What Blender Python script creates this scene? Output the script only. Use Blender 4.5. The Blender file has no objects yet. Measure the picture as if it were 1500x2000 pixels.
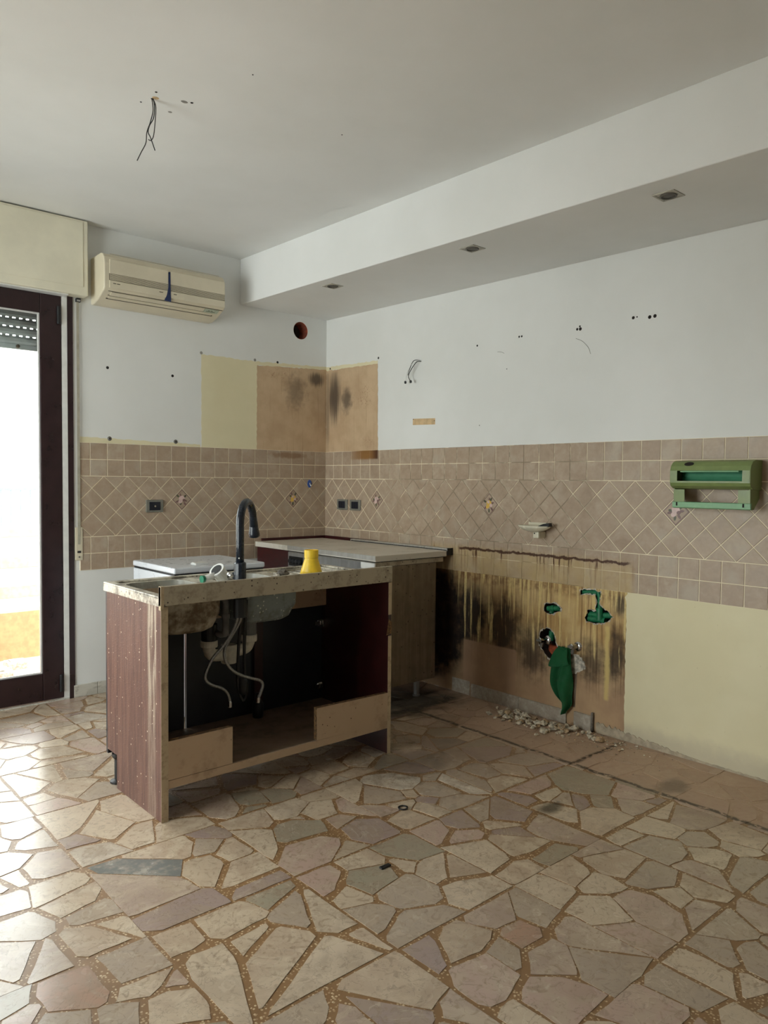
import bpy, bmesh, math, random
from mathutils import Vector, Matrix, noise as mnoise
from mathutils.geometry import tessellate_polygon
random.seed(7)
scene = bpy.context.scene
COL = scene.collection
PI = math.pi

# ------------------------------------------------------------------ camera
def cam_setup():
    yaw, pitch, roll = math.radians(41.416), math.radians(-2.343), math.radians(0.545)
    f = Vector((math.sin(yaw)*math.cos(pitch), math.cos(yaw)*math.cos(pitch), math.sin(pitch)))
    r = Vector((math.cos(yaw), -math.sin(yaw), 0)); u = r.cross(f)
    r2 = r*math.cos(roll) + u*math.sin(roll); u2 = u*math.cos(roll) - r*math.sin(roll)
    cd = bpy.data.cameras.new('camera'); co = bpy.data.objects.new('camera', cd); COL.objects.link(co)
    M = Matrix((r2, u2, -f)).transposed().to_4x4(); M.translation = Vector((-3.383, -4.4915, 1.2866))
    co.matrix_world = M
    cd.sensor_fit = 'HORIZONTAL'; cd.sensor_width = 36.0; cd.lens = 36.0*1477.6/1500.0; cd.clip_start = 0.02
    scene.camera = co
cam_setup()

# ------------------------------------------------------------------ world, lights, exposure
w = bpy.data.worlds.new('sky'); scene.world = w; w.use_nodes = True
bg = w.node_tree.nodes['Background']
bg.inputs[0].default_value = (1.0, 0.985, 0.965, 1); bg.inputs[1].default_value = 9.0
scene.view_settings.view_transform = 'Standard'; scene.view_settings.look = 'None'
scene.view_settings.exposure = 0.27; scene.view_settings.gamma = 1.0
scene.view_settings.use_curve_mapping = False
scene.cycles.use_denoising = True
scene.cycles.max_bounces = 7; scene.cycles.diffuse_bounces = 5; scene.cycles.glossy_bounces = 3; scene.cycles.transmission_bounces = 2
scene.cycles.use_adaptive_sampling = True; scene.cycles.adaptive_threshold = 0.09; scene.cycles.adaptive_min_samples = 16
scene.cycles.sample_clamp_indirect = 8.0
sun = bpy.data.lights.new('sun', 'SUN'); sun.energy = 9.0; sun.angle = 0.01; sun.color = (1.0, 0.95, 0.86)
so = bpy.data.objects.new('sun', sun); COL.objects.link(so); so.rotation_euler = Vector((0.62, -0.10, 0.78)).to_track_quat('Z', 'Y').to_euler()
def portal(name, loc, rot, sx, sy):
    ld = bpy.data.lights.new(name, 'AREA'); ld.shape = 'RECTANGLE'; ld.size = sx; ld.size_y = sy
    ld.cycles.is_portal = True
    o = bpy.data.objects.new(name, ld); COL.objects.link(o); o.location = loc; o.rotation_euler = rot
DOOR_L, DOOR_R, DOOR_T = -3.75, -1.862, 2.33
WIN = (-2.55, -0.45, 0.12, 2.35)           # tall window in the left wall: y0, y1, z0, z1
ROOM_X, ROOM_Y = -4.8, -6.6
portal('door_portal', ((DOOR_L+DOOR_R)/2, 0.31, DOOR_T/2), (-PI/2, 0, 0), DOOR_R-DOOR_L, DOOR_T)
portal('window_portal', (ROOM_X-0.21, (WIN[0]+WIN[1])/2, (WIN[2]+WIN[3])/2), (0, -PI/2, 0), WIN[3]-WIN[2], WIN[1]-WIN[0])

# ------------------------------------------------------------------ material helper
def C(r, g, b):
    def l(c):
        c /= 255.0
        return c/12.92 if c <= 0.04045 else ((c+0.055)/1.055)**2.4
    return (l(r), l(g), l(b), 1.0)

class G:
    def __init__(s, name):
        s.mat = bpy.data.materials.new(name); s.mat.use_nodes = True
        s.nt = s.mat.node_tree; s.b = s.nt.nodes['Principled BSDF']
        s._pos = None
    def n(s, t): return s.nt.nodes.new(t)
    def put(s, sock, v):
        if isinstance(v, bpy.types.NodeSocket): s.nt.links.new(v, sock)
        else: sock.default_value = v
    def m(s, op, a, b=0.0, c=None):
        nd = s.n('ShaderNodeMath'); nd.operation = op
        s.put(nd.inputs[0], a); s.put(nd.inputs[1], b)
        if c is not None: s.put(nd.inputs[2], c)
        return nd.outputs[0]
    def add(s, a, b): return s.m('ADD', a, b)
    def sub(s, a, b): return s.m('SUBTRACT', a, b)
    def mul(s, a, b): return s.m('MULTIPLY', a, b)
    def mx(s, a, b): return s.m('MAXIMUM', a, b)
    def pos(s):
        if s._pos is None:
            g = s.n('ShaderNodeNewGeometry'); x = s.n('ShaderNodeSeparateXYZ'); s.nt.links.new(g.outputs['Position'], x.inputs[0])
            s._pos = (g.outputs['Position'], x.outputs[0], x.outputs[1], x.outputs[2])
        return s._pos
    def obj(s): return s.n('ShaderNodeTexCoord').outputs['Object']
    def rnd(s): return s.n('ShaderNodeObjectInfo').outputs['Random']
    def island(s): return s.n('ShaderNodeNewGeometry').outputs['Random Per Island']
    def comb(s, x, y, z):
        nd = s.n('ShaderNodeCombineXYZ')
        for i, v in enumerate((x, y, z)): s.put(nd.inputs[i], v)
        return nd.outputs[0]
    def vadd(s, a, b):
        nd = s.n('ShaderNodeVectorMath'); nd.operation = 'ADD'; s.put(nd.inputs[0], a); s.put(nd.inputs[1], b); return nd.outputs[0]
    def noise(s, vec, scale, detail=3.0, rough=0.55, dist=0.0):
        nd = s.n('ShaderNodeTexNoise'); s.put(nd.inputs['Vector'], vec); nd.inputs['Scale'].default_value = scale
        nd.inputs['Detail'].default_value = detail; nd.inputs['Roughness'].default_value = rough; nd.inputs['Distortion'].default_value = dist
        return nd.outputs[0]
    def vor(s, vec, scale, out='Distance', feature='F1'):
        nd = s.n('ShaderNodeTexVoronoi'); nd.feature = feature; s.put(nd.inputs['Vector'], vec); nd.inputs['Scale'].default_value = scale
        return nd.outputs[out]
    def wave(s, vec, scale, dist, detail=3.0):
        nd = s.n('ShaderNodeTexWave'); s.put(nd.inputs['Vector'], vec); nd.inputs['Scale'].default_value = scale
        nd.inputs['Distortion'].default_value = dist; nd.inputs['Detail'].default_value = detail
        return nd.outputs['Fac']
    def ss(s, x, lo, hi, a=0.0, b=1.0):
        nd = s.n('ShaderNodeMapRange'); nd.interpolation_type = 'SMOOTHSTEP'
        for i, v in enumerate((x, lo, hi, a, b)): s.put(nd.inputs[i], v)
        return nd.outputs[0]
    def mix(s, f, a, b, mode='MIX'):
        nd = s.n('ShaderNodeMix'); nd.data_type = 'RGBA'; nd.blend_type = mode
        s.put(nd.inputs[0], f); s.put(nd.inputs[6], a); s.put(nd.inputs[7], b)
        return nd.outputs[2]
    def ramp(s, f, stops, interp='LINEAR'):
        nd = s.n('ShaderNodeValToRGB'); s.put(nd.inputs[0], f); cr = nd.color_ramp; cr.interpolation = interp
        while len(cr.elements) < len(stops): cr.elements.new(0.5)
        for e, (p, c) in zip(cr.elements, stops): e.position = p; e.color = c
        return nd.outputs[0]
    def ell(s, u, v, cu, cv, ru, rv, nz=None, amp=0.6, soft=0.6):
        a = s.m('DIVIDE', s.sub(u, cu), ru); b = s.m('DIVIDE', s.sub(v, cv), rv)
        d = s.m('SQRT', s.add(s.mul(a, a), s.mul(b, b)))
        if nz is not None: d = s.add(d, s.mul(s.sub(nz, 0.5), amp*2))
        return s.ss(d, 1.0, 1.0-soft)
    def rect(s, u, v, u0, u1, v0, v1, e=0.01):
        a = s.mul(s.ss(u, u0-e, u0+e), s.ss(u, u1+e, u1-e)); b = s.mul(s.ss(v, v0-e, v0+e), s.ss(v, v1+e, v1-e))
        return s.mul(a, b)
    def out(s, col, rough=0.6, metal=0.0, spec=0.5, bump=None, bstr=0.3, bdist=0.002):
        s.put(s.b.inputs['Base Color'], col); s.put(s.b.inputs['Roughness'], rough); s.put(s.b.inputs['Metallic'], metal)
        s.b.inputs['Specular IOR Level'].default_value = spec
        if bump is not None:
            bn = s.n('ShaderNodeBump'); bn.inputs['Strength'].default_value = bstr; bn.inputs['Distance'].default_value = bdist
            s.put(bn.inputs['Height'], bump); s.nt.links.new(bn.outputs[0], s.b.inputs['Normal'])
        return s.mat

def plain(name, col, rough=0.5, metal=0.0, var=0.08, scale=25.0, spec=0.5):
    g = G(name); P = g.pos()[0]; nz = g.noise(P, scale, 4)
    dark = tuple(c*(1-var*2.2) for c in col[:3]) + (1,); lite = tuple(min(1, c*(1+var)) for c in col[:3]) + (1,)
    return g.out(g.mix(g.ss(nz, 0.3, 0.7), dark, lite), g.ss(nz, 0.2, 0.8, rough*0.85, min(1, rough*1.15)), metal, spec)

def dirty(name, col, dirt, amount=0.5, scale=9.0, rough=0.5, speck=0.0, speck_col=None, metal=0.0, streak=False):
    g = G(name); P, x, y, z = g.pos()
    vec = g.comb(g.mul(x, 3.0), g.mul(y, 3.0), g.mul(z, 0.35)) if streak else P
    a = g.noise(vec, scale, 5, 0.6); b = g.noise(P, scale*6, 3)
    f = g.mul(g.ss(g.add(a, g.mul(g.sub(b, 0.5), 0.4)), 0.62-0.3*amount, 0.80-0.2*amount), amount)
    c = g.mix(f, col, dirt)
    if speck > 0:
        v = g.vor(P, 75.0); k = g.vor(P, 75.0, 'Color'); sp = g.n('ShaderNodeSeparateColor'); g.nt.links.new(k, sp.inputs[0])
        hit = g.mul(g.ss(v, 0.32, 0.18), g.ss(sp.outputs[0], 1.0-speck, 1.0-speck+0.02))
        c = g.mix(hit, c, speck_col)
    return g.out(c, g.ss(a, 0.3, 0.7, rough*0.8, min(1, rough*1.2)), metal, 0.5, b, 0.15, 0.001)

# ---- tile stain field shared by tile and grout (world metres on the walls)
def stain_tiles(g, col, k=1.0):
    P, x, y, z = g.pos(); s = g.mul(y, -1.0)
    nz = g.noise(P, 30.0, 4); big = g.noise(P, 6.0, 3)
    sv = g.comb(g.mul(s, 55.0), 0.0, g.mul(z, 3.0)); st = g.noise(sv, 1.0, 3)
    onright = g.ss(x, -0.03, -0.02)
    # yellow grime below the old hob line, running down in streaks
    reg = g.mul(g.rect(s, z, 1.12, 2.52, 0.70, 0.895, 0.03), onright)
    c = g.mix(g.mul(reg, g.ss(big, 0.3, 0.7, 0.25, 0.6)), col, C(196, 170, 112))
    fade = g.ss(z, 0.75, 0.885)
    c = g.mix(g.mul(g.mul(reg, g.ss(st, 0.55, 0.66)), g.add(0.25, g.mul(fade, 0.55))), c, C(118, 74, 34))
    # the rust line itself
    wob = g.add(z, g.mul(g.sub(nz, 0.5), 0.03))
    ln = g.mul(g.mul(g.ss(wob, 0.877, 0.884), g.ss(wob, 0.898, 0.892)), g.mul(g.ss(s, 1.34, 1.37), g.ss(s, 2.52, 2.48)))
    ln = g.mul(ln, onright)
    c = g.mix(g.mul(ln, 0.95), c, C(70, 36, 15))
    drip = g.mul(g.mul(g.ss(st, 0.58, 0.64), g.rect(s, z, 1.36, 2.49, 0.845, 0.885, 0.012)), onright)
    c = g.mix(g.mul(drip, 0.8), c, C(70, 40, 20))
    # scorched patch on top row by the corner
    sc_ = g.mul(g.rect(s, g.add(z, g.mul(g.sub(nz, 0.5), 0.012)), 0.30, 0.594, 1.437, 1.52, 0.008), onright)
    c = g.mix(g.mul(sc_, g.ss(s, 0.25, 0.45, 0.25, 0.95)), c, g.mix(g.ss(s, 0.5, 0.59), C(142, 100, 52), C(74, 36, 14)))
    onback = g.ss(y, -0.03, -0.02)
    sb = g.mul(g.ell(x, z, -0.34, 1.462, 0.20, 0.028, nz, 0.5), onback)
    c = g.mix(g.mul(sb, 0.6), c, C(120, 82, 46))
    return c

def m_tile():
    g = G('tile_ceramic'); P = g.pos()[0]; r = g.rnd()
    off = g.vadd(P, g.comb(g.mul(r, 40.0), g.mul(r, 17.0), g.mul(r, 9.0)))
    a = g.noise(off, 14.0, 5, 0.6, 0.6); b = g.noise(off, 60.0, 3)
    c = g.ramp(g.add(g.mul(a, 0.75), g.mul(b, 0.25)), [(0.28, C(156, 136, 116)), (0.5, C(173, 153, 132)), (0.72, C(186, 170, 150))])
    c = g.mix(g.ss(r, 0.0, 1.0, 0.0, 0.30), c, C(156, 132, 110))
    c = g.mix(g.ss(g.noise(off, 5.0, 2), 0.55, 0.75, 0, 0.3), c, C(190, 186, 172))
    c = stain_tiles(g, c)
    return g.out(c, g.ss(a, 0.3, 0.7, 0.34, 0.5), 0, 0.4, b, 0.2, 0.0015)
def m_grout():
    g = G('tile_grout'); P, x, y, z = g.pos(); nz = g.noise(P, 9.0, 3)
    s = g.mul(y, -1.0)
    dk = g.mul(g.mul(g.ss(s, 0.5, 0.9), g.ss(s, 2.5, 2.1)), g.ss(nz, 0.38, 0.55))
    c = g.mix(g.mul(dk, 0.75), C(236, 224, 197), C(100, 78, 56))
    return g.out(stain_tiles(g, c), 0.85)

def m_white(name='wall_paint', col=(228, 228, 225)):
    g = G(name); P = g.pos()[0]
    a = g.noise(P, 1.3, 4, 0.6); b = g.noise(P, 38.0, 5, 0.65); d = g.noise(P, 170.0, 2)
    c = g.mix(g.ss(a, 0.3, 0.7), C(col[0]-7, col[1]-7, col[2]-8), C(*col))
    c = g.mix(g.ss(b, 0.74, 0.80, 0, 0.25), c, C(150, 146, 136))
    return g.out(c, 0.75, 0, 0.3, g.add(g.mul(b, 0.6), d), 0.12, 0.001)

def m_patch_cream(name='old_cream_paint'):
    g = G(name); P = g.pos()[0]; a = g.noise(P, 3.0, 4); b = g.noise(P, 45.0, 4)
    c = g.mix(g.ss(a, 0.3, 0.7), C(218, 208, 172), C(224, 215, 181))
    c = g.mix(g.ss(b, 0.70, 0.76, 0, 0.35), c, C(178, 162, 128))
    z = g.pos()[3]
    c = g.mix(g.mul(g.ss(g.add(z, g.mul(g.noise(P, 14.0, 4), 0.08)), 0.17, 0.08), 0.6), c, C(182, 172, 152))
    return g.out(c, 0.7, 0, 0.3, b, 0.15, 0.001)

def m_patch_tan():
    g = G('greasy_tan_paint'); P, x, y, z = g.pos()
    h = g.sub(x, y)                                   # runs along either wall near the corner: -x... back, +s right
    a = g.noise(P, 7.0, 4); st = g.noise(g.comb(g.mul(h, 60.0), 0.0, g.mul(z, 2.5)), 1.0, 3)
    nz = g.noise(P, 22.0, 4)
    c = g.mix(g.ss(a, 0.3, 0.7), C(186, 158, 126), C(202, 175, 142))
    c = g.mix(g.ss(st, 0.55, 0.72, 0, 0.32), c, C(146, 114, 82))
    top = g.ss(z, 2.09, 2.06)
    d1 = g.mul(g.ell(h, z, 0.10, 1.90, 0.10, 0.26, st, 0.5, 0.8), 0.85)
    d2 = g.mul(g.ell(h, z, 0.24, 1.86, 0.09, 0.12, nz, 0.5, 0.8), 0.75)
    d3 = g.mul(g.ell(h, z, -0.09, 2.02, 0.09, 0.07, st, 0.5, 0.7), 0.8)
    d4 = g.mul(g.ell(h, z, -0.27, 1.92, 0.13, 0.17, nz, 0.7, 0.9), 0.5)
    d5 = g.mul(g.ell(h, z, 0.02, 1.82, 0.04, 0.42, st, 0.4, 0.8), 0.5)
    dk = g.mul(g.mx(g.mx(d1, d2), g.mx(g.mx(d3, d4), d5)), top)
    c = g.mix(dk, c, C(62, 52, 46))
    th = g.noise(P, 26.0, 2, 0.4, 1.2)
    scr = g.mul(g.ss(g.m('ABSOLUTE', g.sub(th, 0.5)), 0.012, 0.004), g.mx(g.ell(h, z, -0.42, 2.03, 0.14, 0.05), g.mx(g.ell(h, z, 0.45, 1.88, 0.12, 0.1), g.ell(h, z, 0.48, 1.56, 0.1, 0.05))))
    c = g.mix(g.mul(scr, 0.7), c, C(120, 76, 48))
    return g.out(c, 0.55, 0, 0.4, st, 0.2, 0.001)

def m_patch_stained():
    g = G('stained_plaster'); P, x, y, z = g.pos(); s = g.mul(y, -1.0)
    a = g.noise(P, 5.0, 4); nz = g.noise(P, 16.0, 5, 0.6); fine = g.noise(P, 70.0, 3)
    st = g.noise(g.comb(g.mul(s, 38.0), 0.0, g.mul(z, 1.6)), 1.0, 4, 0.6)
    st2 = g.noise(g.comb(g.mul(s, 85.0), 5.0, g.mul(z, 2.5)), 1.0, 3)
    low = g.mix(g.ss(a, 0.3, 0.7), C(166, 134, 104), C(188, 158, 122))
    c = g.mix(g.ss(z, 0.22, 0.5), low, g.mix(g.ss(a, 0.35, 0.65), C(182, 146, 92), C(206, 178, 126)))
    c = g.mix(g.mul(g.ss(s, 2.2, 1.5), g.ss(nz, 0.3, 0.65, 0.2, 0.6)), c, C(120, 92, 66))
    # dark mould behind the missing units
    dk = g.mul(g.ell(s, z, 1.16, 0.42, 0.34, 0.42, nz, 0.30, 0.4), 0.99)
    dk = g.mx(dk, g.mul(g.ell(s, z, 1.45, 0.49, 0.20, 0.24, nz, 0.45, 0.6), 0.95))
    dk = g.mx(dk, g.mul(g.ell(s, z, 1.70, 0.46, 0.20, 0.25, nz, 0.55, 0.7), 0.88))
    dk = g.mx(dk, g.mul(g.ell(s, z, 1.92, 0.36, 0.17, 0.22, nz, 0.55, 0.8), 0.8))
    dk = g.mx(dk, g.mul(g.ell(s, z, 2.30, 0.36, 0.14, 0.16, nz, 0.6, 0.8), 0.72))
    dk = g.mx(dk, g.mul(g.ell(s, z, 2.44, 0.42, 0.09, 0.22, nz, 0.45, 0.8), 0.85))
    dk = g.mx(dk, g.mul(g.ell(s, z, 2.46, 0.68, 0.07, 0.09, nz, 0.45, 0.8), 0.8))
    top = g.mul(g.rect(s, z, 1.1, 2.45, 0.69, 0.75, 0.02), 0.6)
    br = g.mul(g.ss(st2, 0.48, 0.62), g.ss(z, 0.12, 0.36))
    c = g.mix(g.mul(br, 0.65), c, C(112, 76, 40))
    c = g.mix(g.mul(top, g.ss(nz, 0.4, 0.6)), c, C(104, 68, 36))
    c = g.mix(dk, c, g.mix(g.ss(nz, 0.4, 0.7), C(22, 15, 13), C(58, 42, 34)))
    # pale runs of washed-out paint
    run = g.mul(g.ss(g.add(st, g.mul(g.sub(z, 0.55), 0.25)), 0.55, 0.60), g.mul(g.ss(g.add(z, g.mul(g.sub(st2, 0.5), 0.35)), 0.30, 0.40), g.ss(s, 1.28, 1.40)))
    c = g.mix(g.mul(run, g.ss(fine, 0.3, 0.6, 0.6, 0.92)), c, C(212, 188, 128))
    run2 = g.mul(g.rect(g.add(s, g.mul(g.sub(nz, .5), 0.03)), z, 2.372, 2.396, 0.18, 0.56, 0.008), 0.85)
    c = g.mix(run2, c, C(210, 186, 120))
    box = g.mul(g.rect(s, z, 1.40, 1.80, 0.02, 0.335, 0.006), 0.8)
    c = g.mix(box, c, g.mix(g.ss(a, .35, .65), C(158, 126, 100), C(172, 138, 108)))
    return g.out(c, 0.6, 0, 0.35, g.add(nz, st), 0.3, 0.002)

def floor_dirt(g, c):
    P, x, y, z = g.pos(); nz = g.noise(P, 9.0, 4); f = g.noise(P, 40.0, 3)
    wob = g.add(x, g.mul(g.sub(nz, 0.5), 0.05)); wy = g.add(y, g.mul(g.sub(nz, 0.5), 0.05))
    dusty = g.mul(g.ss(wob, -0.50, -0.44), g.ss(y, -4.2, -3.8))
    c = g.mix(g.mul(dusty, g.ss(nz, 0.2, 0.6, 0.55, 0.85)), c, g.mix(f, C(172, 140, 116), C(190, 164, 142)))
    dust2 = g.mul(g.ell(x, y, -0.65, -1.95, 0.5, 0.75, nz, 0.5, 0.8), 0.5)
    c = g.mix(dust2, c, C(150, 126, 104))
    ln = g.mul(g.mul(g.ss(wob, -0.485, -0.47), g.ss(wob, -0.445, -0.46)), g.mul(g.ss(f, 0.36, 0.5), g.ss(y, -3.9, -3.3, 0.3, 1.0)))
    l2 = g.mul(g.mul(g.mul(g.ss(wy, -2.53, -2.505), g.ss(wy, -2.48, -2.50)), g.ss(f, 0.38, 0.55)), g.mul(g.ss(wob, -0.47, -0.45), g.ss(wob, -0.08, -0.12)))
    l3 = g.mul(g.rect(wob, wy, -0.60, -0.10, -1.46, -1.40, 0.02), g.ss(f, 0.35, 0.5))
    c = g.mix(g.mul(g.mx(g.mx(ln, l2), l3), 0.85), c, C(54, 40, 30))
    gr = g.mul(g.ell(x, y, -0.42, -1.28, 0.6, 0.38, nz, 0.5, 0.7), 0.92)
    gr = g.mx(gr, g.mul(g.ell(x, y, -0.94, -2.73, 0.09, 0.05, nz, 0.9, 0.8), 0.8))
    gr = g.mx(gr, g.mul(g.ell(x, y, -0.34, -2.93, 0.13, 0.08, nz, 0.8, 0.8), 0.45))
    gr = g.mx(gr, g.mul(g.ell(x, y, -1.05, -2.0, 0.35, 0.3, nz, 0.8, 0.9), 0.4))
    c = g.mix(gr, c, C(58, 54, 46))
    return c

def m_stone(kind):
    g = G('palladian_marble_' + kind); P = g.pos()[0]
    r = g.island() if kind == 'joined' else g.rnd()
    off = g.vadd(P, g.comb(g.mul(r, 31.0), g.mul(r, 57.0), g.mul(r, 11.0)))
    a = g.noise(off, 6.0, 6, 0.62, 1.6); b = g.noise(off, 22.0, 4, 0.6, 2.0); v = g.noise(off, 4.5, 4, 0.55, 2.4)
    base = g.ramp(r, [(0.0, C(188, 166, 143)), (0.16, C(200, 180, 156)), (0.32, C(176, 154, 138)), (0.46, C(188, 161, 146)), (0.58, C(176, 158, 140)),
                      (0.70, C(208, 189, 165)), (0.82, C(164, 143, 135)), (0.90, C(164, 153, 132)), (0.955, C(178, 142, 120)), (0.975, C(212, 198, 180)), (0.992, C(104, 104, 100))], 'CONSTANT')
    c = g.mix(g.ss(a, 0.38, 0.62, 0, 0.62), base, g.mix(r, C(216, 198, 172), C(160, 140, 120)))
    c = g.mix(g.ss(b, 0.52, 0.68, 0, 0.55), c, C(150, 128, 106))
    vein = g.ss(g.m('ABSOLUTE', g.sub(v, 0.5)), 0.022, 0.004)
    c = g.mix(g.mul(vein, g.mul(g.ss(a, 0.45, 0.65), 0.28)), c, C(228, 214, 192))
    v2 = g.noise(off, 9.0, 3, 0.5, 3.0); vein2 = g.ss(g.m('ABSOLUTE', g.sub(v2, 0.47)), 0.012, 0.002)
    c = g.mix(g.mul(vein2, 0.35), c, C(104, 88, 72))
    c = g.mix(g.ss(g.noise(off, 2.6, 3), 0.5, 0.7, 0, 0.35), c, C(150, 128, 106))
    c = floor_dirt(g, c)
    x, y = g.pos()[1], g.pos()[2]
    rough = g.add(g.ss(g.noise(P, 2.2, 4), 0.3, 0.7, 0.16, 0.32), g.mul(g.ss(x, -0.9, -0.4), 0.35))
    return g.out(c, rough, 0, 0.5, g.noise(P, 30.0, 4), 0.12, 0.0015)
def m_mortar():
    g = G('terrazzo_mortar'); P = g.pos()[0]
    v = g.vor(P, 115.0); k = g.vor(P, 115.0, 'Color'); sp = g.n('ShaderNodeSeparateColor'); g.nt.links.new(k, sp.inputs[0])
    base = g.mix(g.noise(P, 18.0, 4), C(126, 94, 60), C(156, 120, 82))
    chip = g.mul(g.ss(v, 0.42, 0.30), g.ss(sp.outputs[0], 0.34, 0.40))
    c = g.mix(chip, base, g.mix(sp.outputs[1], C(216, 194, 158), C(176, 144, 108)))
    return g.out(floor_dirt(g, c), 0.42, 0, 0.4, g.noise(P, 60.0, 3), 0.2, 0.001)

def m_marble():
    g = G('baseboard_marble'); P = g.pos()[0]
    a = g.noise(P, 7.0, 5, 0.6, 1.5); b = g.noise(P, 40.0, 4)
    c = g.mix(g.ss(a, 0.3, 0.7), C(186, 182, 170), C(206, 202, 190))
    c = g.mix(g.ss(g.m('ABSOLUTE', g.sub(a, 0.5)), 0.03, 0.0, 0, 0.5), c, C(140, 132, 118))
    y = g.pos()[2]
    c = g.mix(g.mul(g.ss(y, -0.6, -1.3), g.ss(b, 0.3, 0.6, 0.35, 0.75)), c, C(150, 134, 116))
    return g.out(c, 0.4)

def m_side_panel():
    g = G('rusty_brown_side_panel'); P, x, y, z = g.pos()
    st = g.noise(g.comb(g.mul(x, 10.0), g.mul(y, 60.0), g.mul(z, 3.5)), 1.0, 5, 0.65); nz = g.noise(P, 12.0, 5, 0.6)
    c = g.mix(g.ss(st, 0.35, 0.65), C(86, 58, 49), C(108, 77, 66))
    c = g.mix(g.ss(nz, 0.58, 0.75, 0, 0.5), c, C(72, 44, 38))
    edge = g.mul(g.ss(g.add(y, g.mul(g.sub(st, 0.5), 0.06)), -1.735, -1.755), g.ss(g.add(y, g.mul(g.sub(st, 0.5), 0.03)), -1.825, -1.81))
    c = g.mix(g.mul(g.mul(edge, g.ss(z, 0.15, 0.75, 0.25, 1.0)), g.ss(st, 0.40, 0.6, 0.0, 0.85)), c, C(180, 166, 146))
    v = g.vor(P, 85.0); k = g.vor(P, 85.0, 'Color'); sp = g.n('ShaderNodeSeparateColor'); g.nt.links.new(k, sp.inputs[0])
    hit = g.ss(v, 0.30, 0.18)
    c = g.mix(g.mul(hit, g.ss(sp.outputs[0], 0.74, 0.76)), c, C(34, 20, 16))
    c = g.mix(g.mul(hit, g.ss(sp.outputs[1], 0.955, 0.96)), c, C(206, 188, 166))
    c = g.mix(g.mul(g.ss(z, 0.80, 0.70), 0.0), c, c)
    return g.out(c, 0.55, 0, 0.4, g.add(st, hit), 0.4, 0.0015)

def m_steel(name, col, dirt, amount, rough=0.32):
    g = G(name); P, x, y, z = g.pos()
    st = g.noise(g.comb(g.mul(x, 26.0), g.mul(y, 26.0), g.mul(z, 1.2)), 1.0, 4, 0.6); nz = g.noise(P, 14.0, 5, 0.6)
    f = g.mul(g.ss(g.add(g.mul(st, 0.6), g.mul(nz, 0.4)), 0.36, 0.62), amount)
    c = g.mix(f, col, dirt)
    v = g.vor(P, 60.0); k = g.vor(P, 60.0, 'Color'); sp = g.n('ShaderNodeSeparateColor'); g.nt.links.new(k, sp.inputs[0])
    c = g.mix(g.mul(g.ss(v, 0.3, 0.18), g.ss(sp.outputs[0], 0.86, 0.9, 0, amount)), c, C(44, 30, 20))
    return g.out(c, g.add(rough, g.mul(f, 0.3)), g.ss(f, 0.1, 0.9, 0.85, 0.15), 0.5)

def m_glass():
    m = bpy.data.materials.new('window_glass'); m.use_nodes = True; nt = m.node_tree; nt.nodes.clear()
    o = nt.nodes.new('ShaderNodeOutputMaterial'); mx = nt.nodes.new('ShaderNodeMixShader'); t = nt.nodes.new('ShaderNodeBsdfTransparent'); gl = nt.nodes.new('ShaderNodeBsdfGlossy')
    fr = nt.nodes.new('ShaderNodeFresnel'); fr.inputs[0].default_value = 1.45
    t.inputs[0].default_value = (0.93, 0.97, 0.97, 1); gl.inputs['Roughness'].default_value = 0.02
    nt.links.new(fr.outputs[0], mx.inputs[0]); nt.links.new(t.outputs[0], mx.inputs[1]); nt.links.new(gl.outputs[0], mx.inputs[2]); nt.links.new(mx.outputs[0], o.inputs[0])
    return m

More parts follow.
